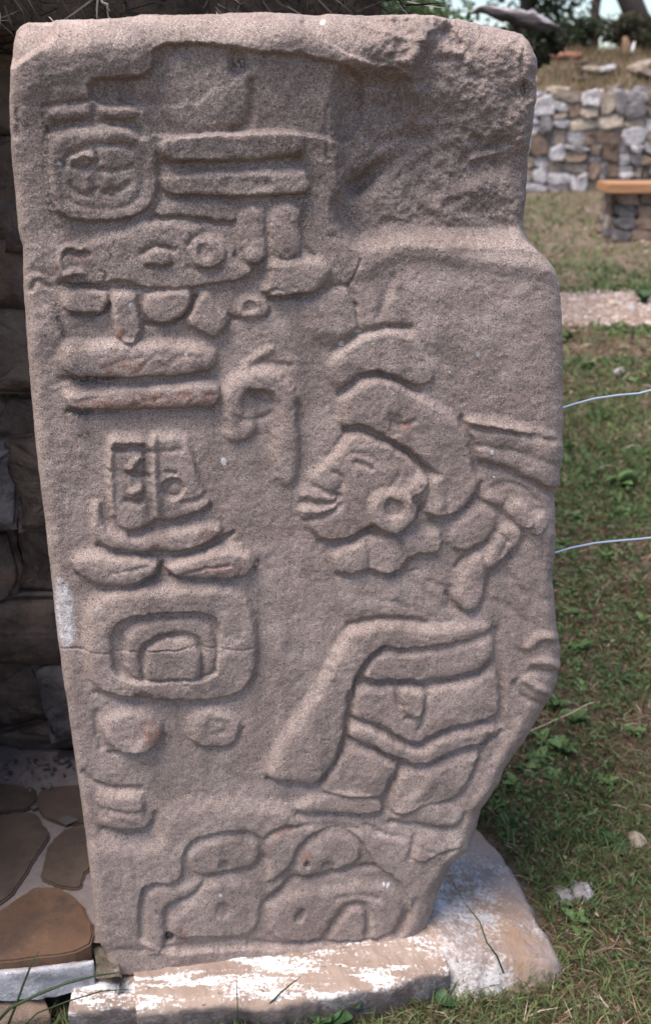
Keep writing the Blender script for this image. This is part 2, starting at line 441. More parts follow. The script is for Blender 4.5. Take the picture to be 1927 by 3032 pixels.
# ---- framed sign
raised([(260,1806),(275,1772),(320,1748),(420,1732),(560,1726),(660,1730),(720,1750),(745,1790),(757,1860),(758,1950),(746,2010),(710,2052),(640,2066),(500,2068),(380,2058),(292,2034),(266,1990),(257,1900)], 0.015, 20)
raised([(330,1842),(400,1812),(520,1800),(640,1810),(656,1850),(652,1900),(642,1980),(620,2000),(520,2012),(420,2008),(346,1998),(330,1940)], -0.013, 14)
raised([(372,2000),(372,1900),(384,1852),(440,1832),(520,1822),(600,1830),(636,1860),(642,1930),(632,1992),(520,2006)], 0.009, 12)
groove([(425,2000),(420,1925),(438,1893),(470,1875),(520,1866),(575,1880),(597,1912)], 0.011, 10); groove([(600,1925),(598,1995)], 0.008, 10)
raised([(442,2004),(442,1922),(470,1898),(580,1898),(588,1925),(588,1998),(520,2006)], 0.004, 14)
groove([(180,1921),(330,1922),(480,1916),(560,1906),(620,1908),(700,1914),(755,1912)], 0.0025, 3)
groove([(280,2052),(370,2072),(480,2082),(620,2080),(715,2066),(755,2010)], 0.007, 10); groove([(762,1820),(766,1900),(762,2000)], 0.004, 12)
raised([(390,2046),(450,2040),(460,2070),(400,2072)], -0.006, 10)

# ---- two dots
raised(oval(396, 2158, 86, 66), 0.014, 17); raised(oval(380, 2150, 48, 38), -0.0018, 30); raised([(440,2130),(476,2140),(480,2190),(440,2215),(380,2214),(420,2190)], 0.005, 10)
groove([(292,2110),(284,2160),(300,2210)], 0.004, 10); groove([(330,2226),(400,2236),(460,2222),(490,2180)], 0.006, 9)
raised(oval(633, 2154, 78, 61), 0.013, 17); groove(oval(640, 2148, 25, 22) + [(665,2148)], 0.0022, 9)
groove([(590,2212),(640,2222),(700,2205),(722,2160)], 0.006, 9)
groove([(320,2130),(350,2235),(420,2265),(460,2270)], 0.0015, 5)

# ---- small worn sign and stepped frame
groove([(250,2290),(290,2335),(350,2338),(418,2336)], 0.006, 9)
raised([(296,2352),(405,2345),(432,2372),(425,2408),(440,2438),(420,2454),(322,2454),(300,2430),(316,2402),(298,2380)], 0.009, 16, dome=0.003)
groove([(300,2462),(360,2466),(425,2462),(458,2440),(460,2412)], 0.008, 10); groove([(330,2395),(390,2402),(425,2395)], 0.004, 9)
raised([(235,2506),(300,2502),(440,2498),(484,2480),(492,2420),(520,2388),(590,2374),(720,2376),(850,2386),(872,2412),(900,2425),(1010,2430),(1100,2450),(1200,2475),(1300,2500),(1420,2480),(1430,2600),(1300,2800),(1240,2900),(300,2960),(220,2700)], 0.009, 26, it=1)
raised([(412,2815),(412,2650),(430,2614),(540,2601),(538,2530),(555,2492),(600,2466),(680,2451),(740,2457),(780,2484),(800,2560),(790,2620),(860,2560),(872,2516),(902,2478),(948,2452),(1000,2444),(1050,2466),(1082,2505),(1110,2560),(1180,2600),(1220,2680),(1180,2790),(760,2800)], -0.010, 13, it=1)
KH = 0.62
raised([(558,2504),(600,2482),(690,2470),(750,2480),(772,2510),(764,2546),(738,2566),(660,2576),(600,2586),(562,2566)], 0.011, 13)
groove([(610,2600),(680,2585),(755,2576),(786,2535)], 0.006, 9); raised([(645,2552),(668,2538),(682,2550),(676,2572),(650,2572)], -0.007, 10)
raised([(428,2815),(428,2660),(442,2630),(540,2616),(600,2598),(590,2630),(560,2648),(500,2664),(484,2690),(484,2815)], 0.009, 12, it=1)
groove([(490,2790),(490,2695),(505,2668),(560,2655),(596,2620)], 0.005, 8)
raised([(505,2770),(510,2700),(575,2660),(610,2615),(680,2600),(745,2612),(768,2650),(770,2720),(742,2764),(640,2770),(560,2772)], 0.010, 14)
pit(661, 2690, 22, 0.008); pit(500, 2776, 14, 0.014, 8)
groove([(330,2810),(440,2806),(560,2802),(650,2790),(740,2776)], 0.004, 8); groove([(740,2790),(860,2798),(960,2785)], 0.005, 10)
raised([(880,2594),(882,2534),(912,2492),(955,2466),(1000,2458),(1044,2480),(1066,2516),(1060,2548),(1000,2568),(940,2586)], 0.011, 14)
pit(910, 2554, 11, 0.007); raised(oval(974, 2566, 22, 17), -0.007, 12)
groove([(865,2602),(948,2597),(1005,2584),(1075,2570),(1120,2565)], 0.006, 9)
groove([(784,2484),(823,2452),(902,2440),(1000,2440),(1060,2455)], 0.006, 9); groove([(856,2616),(820,2650),(788,2676)], 0.008, 11); raised([(790,2625),(830,2605),(845,2612),(800,2660)], 0.006, 10)
raised([(788,2764),(796,2704),(848,2652),(915,2632),(1000,2636),(1100,2610),(1160,2620),(1195,2680),(1165,2760),(1060,2780),(900,2786)], 0.010, 15)
raised([(872,2706),(892,2682),(908,2690),(890,2722),(874,2728)], -0.010, 10)
groove([(964,2768),(1000,2712),(1034,2678),(1072,2672),(1092,2694),(1084,2762)], 0.009, 13); groove([(1168,2768),(1212,2704),(1232,2660)], 0.007, 12); groove([(1000,2660),(1060,2640),(1120,2650)], 0.004, 12)
groove([(1200,2745),(1250,2680),(1290,2610)], 0.003, 12)

KH = 0.86
# ---- seated figure: headdress and head
raised([(978,1062),(1030,1020),(1070,993),(1121,980),(1190,978),(1240,1020),(1290,1110),(1250,1140),(1200,1128),(1148,1104),(1101,1098),(1055,1110),(1010,1154),(985,1140),(972,1100)], 0.008, 16)
groove([(985,1042),(1028,1010),(1068,984),(1121,970),(1168,966),(1212,972)], 0.009, 11); groove([(1008,1168),(1034,1144),(1061,1117),(1101,1107),(1148,1113),(1202,1137),(1240,1158)], 0.009, 11)
raised([(1012,1174),(1040,1152),(1065,1128),(1101,1118),(1148,1124),(1202,1148),(1280,1190),(1350,1240),(1386,1300),(1402,1400),(1420,1436),(1382,1495),(1320,1524),(1270,1526),(1244,1500),(1252,1440),(1284,1396),(1250,1366),(1202,1325),(1148,1292),(1088,1261),(1041,1254),(1015,1262),(1004,1225)], 0.012, 17)
raised([(1170,1215),(1195,1240),(1188,1280),(1155,1290),(1145,1250)], -0.003, 12); groove([(1150,1220),(1155,1250),(1190,1255),(1225,1240)], 0.003, 9)
groove([(1276,1540),(1316,1537),(1356,1514),(1397,1480),(1422,1432)], 0.008, 10)
ridge([(1290,1420),(1300,1470),(1290,1510)], 0.004, 26)
raised([(1041,1280),(1090,1284),(1150,1314),(1210,1350),(1256,1392),(1270,1420),(1225,1460),(1160,1500),(1112,1540),(1090,1553),(1048,1580),(994,1594),(954,1592),(915,1568),(908,1545),(893,1522),(888,1502),(906,1486),(892,1466),(895,1440),(914,1426),(903,1404),(950,1372),(1000,1334),(1022,1295)], 0.012, 14)
groove([(1021,1272),(1044,1266),(1088,1273),(1148,1304),(1202,1338),(1249,1378),(1285,1406)], 0.008, 11)
groove([(965,1352),(1001,1318),(1020,1278)], 0.004, 9)
groove([(1048,1362),(1072,1368),(1096,1382)], 0.006, 8); groove([(1040,1335),(1080,1340),(1110,1360)], 0.0025, 9)
groove([(985,1394),(1004,1400),(1014,1420),(1004,1442),(985,1450)], 0.006, 8); groove([(925,1430),(974,1454),(1003,1464)], 0.007, 8)
groove([(898,1478),(940,1484),(985,1480),(998,1468)], 0.008, 8); groove([(905,1536),(950,1528),(990,1505),(1003,1490)], 0.006, 9)
ridge([(905,1458),(950,1466),(985,1470)], 0.002, 12); ridge([(900,1508),(950,1506),(985,1496)], 0.0025, 13)
groove([(945,1606),(994,1610),(1048,1594),(1098,1560)], 0.009, 9)
raised(oval(1156, 1503, 68, 64), 0.012, 12, level=0.023); raised(oval(1158, 1492, 30, 27), -0.009, 14); groove([(1090,1570),(1130,1582),(1180,1575),(1222,1535),(1240,1480)], 0.006, 8)
raised([(1188,1446),(1225,1406),(1255,1404),(1269,1430),(1256,1470),(1230,1512),(1205,1480)], 0.008, 13); groove([(1272,1420),(1258,1472),(1236,1515)], 0.006, 8)
groove([(1135,1450),(1150,1440),(1175,1400)], 0.003, 8)
raised([(985,1622),(1045,1606),(1100,1580),(1180,1574),(1290,1560),(1312,1600),(1283,1636),(1222,1636),(1200,1652),(1180,1684),(1128,1692),(1096,1674),(1048,1694),(1002,1688),(980,1660)], 0.011, 15, dome=0.003)
groove([(1088,1600),(1090,1640),(1096,1680)], 0.005, 9); groove([(1185,1590),(1195,1630),(1205,1650)], 0.005, 9)
groove([(1001,1700),(1048,1708),(1095,1684),(1128,1706),(1184,1696),(1206,1662),(1225,1648),(1283,1650)], 0.007, 8); groove([(1150,1705),(1230,1685)], 0.004, 6)
# hair, tassel, feathers
raised([(1316,1592),(1330,1550),(1400,1502),(1440,1490),(1472,1528),(1452,1582),(1420,1622),(1350,1632)], 0.008, 18)
groove([(1417,1486),(1470,1508),(1517,1548),(1546,1576)], 0.007, 9)
raised([(1352,1792),(1346,1740),(1370,1690),(1400,1642),(1425,1636),(1437,1680),(1434,1730),(1420,1778),(1390,1802),(1366,1804)], 0.012, 14, dome=0.003)
raised([(1440,1640),(1470,1582),(1500,1548),(1530,1552),(1548,1590),(1500,1645),(1452,1690),(1436,1660)], 0.012, 13)
groove([(1465,1575),(1490,1585),(1500,1600)], 0.004, 7); groove([(1478,1640),(1500,1600)], 0.004, 7)
raised([(1490,1512),(1510,1486),(1540,1482),(1570,1510),(1576,1548),(1552,1572),(1512,1540)], 0.010, 13)
raised([(1560,1562),(1580,1522),(1606,1516),(1622,1550),(1602,1584),(1576,1588)], 0.010, 13)
raised([(1430,1470),(1460,1455),(1495,1475),(1480,1500),(1440,1488)], 0.007, 12)
groove([(1322,1755),(1340,1795),(1378,1814),(1416,1800),(1440,1750),(1450,1710),(1500,1658),(1554,1600)], 0.009, 10)
groove([(1265,1720),(1300,1735),(1330,1742)], 0.003, 9); groove([(1350,1680),(1390,1630),(1440,1610)], 0.006, 9)
groove([(1490,1688),(1524,1722),(1546,1760)], 0.006, 12)
raised([(1374,1236),(1437,1238),(1560,1266),(1670,1295),(1670,1405),(1640,1452),(1544,1400),(1484,1372),(1430,1366),(1406,1330)], 0.009, 16)
groove([(1400,1265),(1470,1271),(1558,1288),(1640,1305)], 0.006, 9); ridge([(1385,1248),(1437,1250),(1560,1278)], 0.004, 14); groove([(1410,1318),(1480,1322),(1560,1345),(1640,1375)], 0.004, 10)
groove([(1428,1378),(1484,1386),(1544,1414),(1634,1462)], 0.009, 10); groove([(1470,1440),(1500,1430),(1540,1440),(1590,1480)], 0.005, 10); groove([(1366,1240),(1396,1320),(1415,1400)], 0.005, 10)
raised([(1625,1690),(1650,1690),(1650,1740),(1630,1740)], -0.010, 14)

# ---- seated figure: arm, sash, belt, legs
raised([(1034,1862),(1081,1848),(1135,1840),(1200,1840),(1250,1852),(1330,1850),(1430,1830),(1452,1850),(1444,1862),(1383,1888),(1303,1904),(1182,1914),(1128,1904),(1088,1938),(1054,1984),(1027,2050),(1021,2130),(1007,2200),(987,2252),(940,2318),(928,2322),(856,2308),(797,2298),(785,2272),(850,2166),(935,2042),(975,1975),(1000,1920)], 0.013, 17)
groove([(1034,1852),(1081,1838),(1135,1829),(1195,1830),(1260,1842)], 0.008, 10)
groove([(797,2306),(856,2316),(928,2331),(950,2316),(1000,2240),(1024,2150),(1034,2060),(1060,1994),(1092,1948),(1130,1912)], 0.009, 9)
raised([(1088,1958),(1130,1918),(1182,1928),(1303,1916),(1383,1899),(1447,1870),(1460,1900),(1456,1948),(1437,1962),(1397,1985),(1330,1998),(1249,2008),(1168,2008),(1070,2006)], 0.012, 15)
groove([(1054,2017),(1168,2021),(1249,2021),(1330,2011),(1397,1997),(1440,1968)], 0.010, 9)
raised([(1046,2042),(1075,2028),(1168,2031),(1249,2031),(1330,2022),(1397,2008),(1452,1978),(1472,2010),(1480,2080),(1470,2116),(1400,2136),(1300,2150),(1250,2186),(1216,2190),(1150,2156),(1070,2122),(1040,2118),(1038,2080)], 0.011, 15)
raised([(1178,2030),(1254,2030),(1250,2108),(1205,2114),(1186,2080)], 0.007, 11, it=1); groove([(1168,2030),(1172,2062),(1180,2078)], 0.005, 7); groove([(1258,2034),(1256,2100),(1236,2150)], 0.007, 9); groove([(1195,2118),(1235,2120)], 0.006, 6)
groove([(1038,2130),(1075,2130),(1110,2140),(1155,2170),(1222,2203),(1250,2200),(1310,2160),(1383,2146),(1466,2130)], 0.008, 9)
raised([(1035,2140),(1075,2140),(1150,2176),(1215,2211),(1250,2211),(1300,2174),(1400,2158),(1472,2140),(1476,2170),(1430,2196),(1330,2220),(1272,2248),(1230,2254),(1190,2245),(1110,2206),(1040,2184),(1028,2160)], 0.012, 13)
groove([(1030,2192),(1110,2216),(1188,2258),(1232,2264),(1274,2258),(1332,2230),(1432,2206),(1480,2170)], 0.009, 9)
groove([(1470,1870),(1474,1935),(1480,1990),(1492,2060),(1482,2140),(1440,2190),(1424,2220),(1412,2275),(1358,2360)], 0.007, 11)
raised([(1010,2222),(1045,2206),(1110,2226),(1186,2266),(1158,2302),(1134,2346),(1110,2358),(960,2342),(946,2330),(990,2262)], 0.010, 15)
groove([(1192,2266),(1164,2300),(1140,2352),(1140,2400)], 0.008, 12)
raised([(876,2374),(930,2352),(1000,2342),(1050,2344),(1120,2362),(1130,2388),(1108,2404),(900,2402),(868,2390)], 0.010, 12); groove([(880,2410),(1000,2413),(1110,2414)], 0.007, 8)
raised([(1196,2274),(1240,2274),(1290,2266),(1418,2218),(1408,2262),(1378,2310),(1348,2360),(1260,2372),(1200,2400),(1154,2402),(1164,2330)], 0.010, 15)
ridge([(1270,2300),(1250,2340),(1190,2390)], 0.005, 30)
raised([(1162,2420),(1182,2394),(1250,2370),(1350,2384),(1368,2410),(1356,2444),(1260,2440),(1176,2430)], 0.011, 12); groove([(1155,2432),(1236,2436),(1256,2450),(1356,2456),(1374,2410)], 0.008, 8)
raised([(1220,2530),(1236,2470),(1280,2458),(1350,2466),(1370,2500),(1310,2510),(1250,2540)], 0.007, 14); groove([(1210,2530),(1228,2475)], 0.006, 9)
groove([(1238,2500),(1300,2520),(1340,2515)], 0.004, 8); groove([(1080,2440),(1130,2470),(1200,2480)], 0.005, 9)
groove([(1457,1854),(1470,1934),(1467,1968),(1491,2055),(1477,2122)], 0.003, 3)
raised([(1015,1715),(1130,1712),(1300,1690),(1340,1810),(1470,1720),(1500,1800),(1460,1850),(1240,1840),(1040,1835)], 0.004, 60)
groove([(1205,1700),(1260,1760),(1320,1800)], 0.003, 14); groove([(1060,1760),(1160,1775),(1280,1820)], 0.002, 14); groove([(1440,1780),(1500,1790),(1560,1850)], 0.003, 12)
# fan at the right edge
ridge([(1560,1915),(1600,1880),(1640,1890)], 0.006, 24); ridge([(1575,1965),(1615,1955),(1650,1970)], 0.006, 20); ridge([(1555,2010),(1590,2040),(1625,2050)], 0.006, 20)
groove([(1580,1990),(1620,1996),(1655,1994)], 0.006, 9); groove([(1522,2028),(1545,2010),(1575,1985)], 0.004, 8); groove([(1524,2032),(1544,2070),(1608,2090)], 0.005, 10); groove([(1545,1930),(1560,1960),(1585,1980)], 0.004, 10)
ridge([(1540,2160),(1500,2220),(1440,2310),(1400,2380)], 0.005, 40)

# ---- left margin
groove([(205,1000),(170,1020),(150,1060)], 0.0025, 14); groove([(150,850),(110,830),(96,860)], 0.006, 9); groove([(100,800),(150,820)], 0.003, 10)
groove([(55,330),(60,360),(56,400)], 0.004, 9)
raised([(90,160),(170,120),(330,90),(420,110),(420,200),(250,225),(130,260),(60,300)], 0.004, 60)

# ---- overall weathering and rounded edges
rel = Hh - Hmacro
wear = np.clip(0.15 + 0.9 * fbm(X, Y, 1 / 170.0, 57, 3), 0, 1)
rb = blur(blur(blur(rel, 2), 3), 2)
Hh = Hmacro + (rel * (1 - wear) + rb * wear) * (1.08 + 0.35 * fbm(X, Y, 1 / 260.0, 59, 2))
Hh += 0.0050 * fbm(X, Y, 1 / 220.0, 41, 3) + 0.0022 * fbm(X, Y, 1 / 60.0, 43, 3) + 0.0008 * fbm(X, Y, 1 / 14.0, 47, 3)
pitn = vnoise(X, Y, 1 / 9.0, 51)
Hh -= 0.0012 * np.clip(pitn - 0.72, 0, 1) / 0.28 * np.clip(vnoise(X, Y, 1 / 160., 52) + 0.6, 0, 1)
rec = sstep((760 - Y) / 120) * sstep((X - 1000) / 160)
Hh += rec * (0.011 * fbm(X, Y, 1 / 90.0, 61, 4) + 0.0030 * fbm(X, Y, 1 / 24.0, 67, 3))
# the upper face leans out a little towards its broken crest
Hh += 0.030 * sstep((560 - Y) / 460)
PL = on_face(X, Y)
# distance to the edges in metres
Hcut = Hh.copy()
def edge_round(d, r, depth):
    q = np.clip(1 - d / r, 0, 1)
    return -depth * (1 - np.sqrt(np.clip(1 - q * q, 0, 1)))
dl = np.linalg.norm(PL - PL[:, :1], axis=2); dr = np.linalg.norm(PL - PL[:, -1:], axis=2)
dt = np.linalg.norm(PL - PL[:1], axis=2); db = np.linalg.norm(PL - PL[-1:], axis=2)
Hh += edge_round(dl, 0.022 + 0.006 * vnoise(X * 0, Y, 1 / 90., 71), 0.018)
rr = 0.030 + 0.012 * vnoise(X * 0, Y, 1 / 120., 72) + 0.020 * sstep((900 - np.abs(Y - 900)) / 300) * sstep((Y - 700) / 60) * sstep((1100 - Y) / 300)
Hh += edge_round(dr, rr, 0.030)
Hh += edge_round(dt, 0.050 + 0.014 * vnoise(X, Y * 0, 1 / 150., 73) + 0.02 * sstep((X - 1000) / 300), 0.062)
Hh += edge_round(db, 0.006, 0.004)
He = Hh - Hcut
ra, rb_, rc = ray(X, Y)
tt_ = (P0[0] * EN[0] + P0[1] * EN[1] + He) / (ra * EN[0] + rb_ * EN[1])
V = np.stack([ra * tt_, rb_ * tt_, CAM_Z + rc * tt_], -1) + EN[None, None] * Hcut[..., None]

# ---- stain masks: R black crust, also darkened pits and painted recess shade, G rusty scars, B lime white
stain_shade = np.zeros((NV, NU, 4), np.float32); stain_shade[..., 3] = 1
def blot(ch, poly, amt=1.0, soft=30, closed=True):
    p = chaikin(poly, closed, 2); sl = window(p, soft * 2)
    if sl is None: return
    d = seg_dist(p, closed, sl)
    m = sstep(d / soft + 0.5) if closed else np.exp(-(d / soft) ** 2)
    stain_shade[sl][..., ch] = np.maximum(stain_shade[sl][..., ch], amt * m)
for L_, s_ in (([(128,345),(140,400),(138,470),(140,540),(152,600),(155,640)], 13), ([(165,900),(172,950),(190,985)], 14), ([(200,1120),(240,1130),(330,1122)], 16), ([(200,1225),(260,1228)], 14), ([(235,1285),(262,1290)], 12), ([(60,352),(85,370)], 10)):
    blot(0, L_, 1.0, s_, False)
blot(0, oval(130, 784, 9, 8), 1.0, 6); blot(0, oval(500, 2776, 14, 13), 1.4, 8); blot(0, oval(908, 2554, 8, 8), 1.0, 8)  # a black spot, then dark colour in two pits
blot(0, [(1320,95),(1370,110),(1390,150),(1350,140)], 0.9, 26); blot(0, [(1545,235),(1580,250),(1590,300),(1555,300)], 0.9, 26); blot(0, oval(703, 192, 26, 26), 0.9, 26)  # dark colour inside the hollows and the deep pit
blot(0, [(940,200),(1240,200),(1250,350),(1100,460),(980,400)], 0.30, 80); blot(0, [(180,1000),(260,1010),(230,1110),(185,1110)], 0.55, 50)  # first patch paints in the shade of the hollow under the overhang
blot(0, [(1010,230),(1590,140),(1580,700),(1060,720)], 0.22, 120); blot(0, [(300,140),(900,170),(900,380),(420,360)], 0.22, 60)  # shade of the recessed upper right and sunken panel, painted as colour
for P_ in ([(300,1060),(400,1055),(440,1080),(380,1110),(310,1105)], [(225,1180),(330,1170),(640,1140),(640,1190),(420,1205),(230,1205)], [(340,970),(375,960),(370,1000),(350,1005)], [(225,740),(280,745),(280,775),(235,770)], [(420,2115),(470,2130),(478,2180),(440,2200),(420,2150)], [(395,2046),(450,2044),(455,2066),(405,2066)], [(790,2476),(840,2440),(890,2442),(820,2470)], [(1188,1246),(1222,1240),(1205,1300),(1190,1290)], [(525,2725),(560,2725),(560,2790),(528,2790)], [(590,1570),(660,1560),(640,1610),(570,1625)], [(840,425),(900,440),(890,500),(850,470)], [(880,2520),(940,2515),(930,2560),(890,2560)], [(580,1660),(720,1640),(720,1690),(600,1690)], [(450,1600),(480,1600),(478,1630),(455,1630)]):
    blot(1, P_, 0.9, 22)
blot(2, [(168,1715),(200,1725),(216,1790),(220,1915),(180,1920),(165,1820)], 0.9, 24)
blot(0, [(20,40),(1680,40),(1680,690),(1060,700),(980,820),(600,860),(60,900)], 0.40, 240); blot(0, [(760,1000),(1660,880),(1660,1250),(1350,1200),(1000,1300)], 0.22, 160)
rs_ = np.random.RandomState(8)
for (a, b, s) in ((660,1365,9),(1008,1018,9),(1062,980,7),(1416,1046,5),(180,480,6),(153,606,5),(388,897,5),(763,1672,6),(1455,1335,6),(1460,1412,5),(948,72,7),(652,2643,4),(1134,2616,5),(1148,2618,5),(550,1042,4),(1330,1105,4)):
    blot(2, oval(a, b, s, s, 8), 1.5, 4)

nf = NU * NV
idx = np.arange(nf).reshape(NV, NU)
quads = np.stack([idx[:-1, :-1], idx[1:, :-1], idx[1:, 1:], idx[:-1, 1:]], -1).reshape(-1, 4)
loop = np.concatenate([idx[:, 0], idx[-1, 1:], idx[::-1, -1][1:], idx[0, ::-1][1:-1]])      # down the left, along the foot, up the right, back along the top
co = V.reshape(-1, 3)
nb_ = len(loop)
ring = [loop]; extra = []; eq = []
cen = co[loop].mean(0)
for k, (back, shrink) in enumerate(((0.03, 0.0), (0.10, 0.004), (0.17, 0.010), (0.20, 0.03))):
    p = co[loop] - EN * back
    dirc = cen - p; dirc -= EN * (dirc @ EN)[:, None]; dirc /= np.linalg.norm(dirc, axis=1)[:, None]
    p = p + dirc * (shrink + 0.004 * vnoise(p[:, 2] + p[:, 0], p[:, 1] + back * 3, 14, 81))[:, None]
    base = nf + k * nb_
    extra.append(p); ring.append(base + np.arange(nb_))
for a, b in zip(ring[:-1], ring[1:]):
    eq.append(np.stack([a, np.roll(a, -1), np.roll(b, -1), b], -1)[:, ::-1])
cidx = nf + 4 * nb_
extra.append((cen - EN * 0.205)[None])
tb = np.stack([ring[-1], np.roll(ring[-1], -1), np.full(nb_, cidx)], -1)[:, ::-1]
allco = np.concatenate([co] + extra)
me = mesh_np("carved_stela", allco, np.concatenate([quads] + eq), tb)
sc = np.zeros((len(allco), 4), np.float32); sc[:, 3] = 1; sc[:nf] = stain_shade.reshape(-1, 4)
set_col(me, "stain_shade", sc)

def stela_mat():
    t = NT("weathered_sandstone"); v = t.coord()
    at = t.new("ShaderNodeAttribute"); at.attribute_name = "stain_shade"
    sep = t.new("ShaderNodeSeparateColor"); t.l.new(at.outputs["Color"], sep.inputs[0])
    k, o, w = sep.outputs[0], sep.outputs[1], sep.outputs[2]
    n = t.noise(v, 9, 3, 0.6)
    c = t.mix(t.ramp(n, [(0.32, 0.0), (0.68, 1.0)]), STONE_A, STONE_B)
    c = t.mix(t.ramp(t.noise(v, 3.1, 4, 0.6), [(0.45, 0.0), (0.75, 0.55)]), c, STONE_C)
    c = t.mix(t.ramp(t.noise(v, 17, 4, 0.7, 0.5), [(0.52, 0.0), (0.70, 0.55)]), c, (0.175, 0.140, 0.132))
    c = t.mix(t.ramp(t.noise(v, 5.3, 4, 0.65, 0.8), [(0.56, 0.0), (0.70, 0.45)]), c, (0.46, 0.375, 0.335))
    mp = t.new("ShaderNodeMapping"); t.l.new(v, mp.inputs[0]); mp.inputs["Scale"].default_value = (24, 24, 1.8)
    c = t.mix(t.ramp(t.noise(mp.outputs[0], 1.0, 4, 0.65, 0.3), [(0.50, 0.0), (0.68, 0.50)]), c, (0.155, 0.123, 0.115))
    # rusty scars, lime, painted recess shade and black crust
    br = t.noise(v, 70, 3, 0.7)
    c = t.mix(t.math('MULTIPLY', o, t.ramp(br, [(0.40, 0.0), (0.58, 0.85)])), c, (0.23, 0.115, 0.085))
    c = t.mix(t.math('MULTIPLY', w, t.ramp(br, [(0.30, 0.25), (0.60, 0.95)])), c, (0.62, 0.60, 0.62))
    crust = t.noise(v, 210, 3, 0.7)
    c = t.mix(t.math('MULTIPLY', k, t.ramp(crust, [(0.42, 0.15), (0.56, 0.9)])), c, (0.050, 0.043, 0.042))
    # sand grains: pale, dark and ochre
    g = t.noise(v, 520, 2, 0.75)
    c = t.mix(0.85, c, t.ramp(g, [(0.25, 0.18), (0.42, 0.76), (0.56, 1.15), (0.72, 2.1)]), 'MULTIPLY')
    g2 = t.noise(v, 300, 2, 0.6)
    c = t.mix(t.ramp(g2, [(0.33, 0.85), (0.39, 0.0)]), c, (0.05, 0.042, 0.040))
    vo = t.new("ShaderNodeTexVoronoi"); t.l.new(v, vo.inputs["Vector"]); vo.inputs["Scale"].default_value = 330
    c = t.mix(t.math('MULTIPLY', t.ramp(vo.outputs["Distance"], [(0.16, 1.0), (0.30, 0.0)]), t.ramp(t.noise(v, 40, 2), [(0.5, 0.0), (0.62, 0.8)])), c, (0.60, 0.52, 0.48))
    oc = t.noise(v, 150, 3, 0.6)
    c = t.mix(t.math('MULTIPLY', t.ramp(oc, [(0.66, 0.0), (0.72, 0.7)]), t.ramp(t.noise(v, 7, 2), [(0.45, 0.0), (0.6, 1.0)])), c, (0.34, 0.19, 0.07))
    nb = t.bump(t.noise(v, 90, 3, 0.7), 0.35, 0.004)
    nb = t.bump(g, 0.55, 0.0022, nb)
    return t.done(c, 0.93, nb)
STONE_A, STONE_B, STONE_C = (0.262, 0.197, 0.174), (0.352, 0.274, 0.244), (0.212, 0.164, 0.148)
me.materials.append(stela_mat())
stela = obj("carved_stela", me)
tag(stela, "tall weathered sandstone slab carved in low relief with bars, dots and a seated figure", "stela")

# ================================================================== ground
def grid_mesh(name, xs, ys, zf, mat=None):
    Xg, Yg = np.meshgrid(xs, ys)
    Zg = zf(Xg, Yg)
    c = np.stack([Xg, Yg, Zg], -1).reshape(-1, 3)
    nx, ny = len(xs), len(ys)
    i = np.arange(nx * ny).reshape(ny, nx)
    q = np.stack([i[:-1, :-1], i[:-1, 1:], i[1:, 1:], i[1:, :-1]], -1).reshape(-1, 4)
    return mesh_np(name, c, q, None, mat)

def ground_mat():
    t = NT("worn_turf_soil"); v = t.coord()
    n = t.noise(v, 2.2, 6, 0.65)
    c = t.mix(t.ramp(n, [(0.40, 0.0), (0.58, 1.0)]), (0.105, 0.082, 0.054), (0.185, 0.130, 0.108))
    c = t.mix(t.ramp(t.noise(v, 28, 5, 0.7), [(0.42, 0.0), (0.62, 0.9)]), c, (0.070, 0.075, 0.034))
    c = t.mix(t.ramp(t.noise(v, 130, 3, 0.7), [(0.60, 0.0), (0.70, 0.7)]), c, (0.26, 0.19, 0.135))
    c = t.mix(t.ramp(t.noise(v, 90, 3, 0.7), [(0.33, 0.8), (0.42, 0.0)]), c, (0.030, 0.022, 0.016))
    nb = t.bump(t.noise(v, 60, 6, 0.75), 0.8, 0.02)
    return t.done(c, 1.0, nb)
M_ground = ground_mat()
xs = np.concatenate([np.linspace(-300, -12, 14), np.linspace(-11, 11, 120), np.linspace(12, 300, 14)])
ys = np.concatenate([np.linspace(-200, -6, 10), np.linspace(-5, 14, 150), np.linspace(15, 500, 24)])
ground = obj("ground", grid_mesh("ground", xs, ys, ground_z, M_ground))
ground["kind"] = "structure"

# gravel path crossing behind
def path_mat():
    t = NT("pale_gravel"); v = t.coord()
    vo = t.new("ShaderNodeTexVoronoi"); t.l.new(v, vo.inputs["Vector"]); vo.inputs["Scale"].default_value = 42
    c = t.mix(t.ramp(t.noise(v, 5, 4), [(0.35, 0.0), (0.65, 1.0)]), (0.25, 0.172, 0.138), (0.33, 0.24, 0.20))
    c = t.mix(0.6, c, t.ramp(vo.outputs["Color"], [(0.2, 0.55), (0.8, 1.4)]), 'MULTIPLY')
    c = t.mix(t.ramp(vo.outputs["Distance"], [(0.35, 0.0), (0.75, 0.7)]), c, (0.13, 0.09, 0.07))
    return t.done(c, 1.0, t.bump(vo.outputs["Distance"], 0.7, 0.02))
xsp = np.linspace(-1.0, 7.0, 90); tt = np.linspace(0, 1, 12)
pc = []
for x in xsp:
    mid = 6.75 - 0.13 * (x - 1.6); half = 0.50 + 0.10 * math.sin(x * 2.3) + 0.05 * math.sin(x * 7.1)
    for t_ in tt:
        y = mid + half * (2 * t_ - 1) + 0.06 * math.sin(x * 11 + t_ * 4)
        edge = min(t_, 1 - t_)
        pc.append((x, y, float(ground_z(x, y)) + (0.012 if edge > 0.08 else -0.012)))
ii = np.arange(len(xsp) * 12).reshape(len(xsp), 12)
pq = np.stack([ii[:-1, :-1], ii[1:, :-1], ii[1:, 1:], ii[:-1, 1:]], -1).reshape(-1, 4)
path = obj("path", mesh_np("path", pc, pq, None, path_mat()))
path["kind"] = "structure"

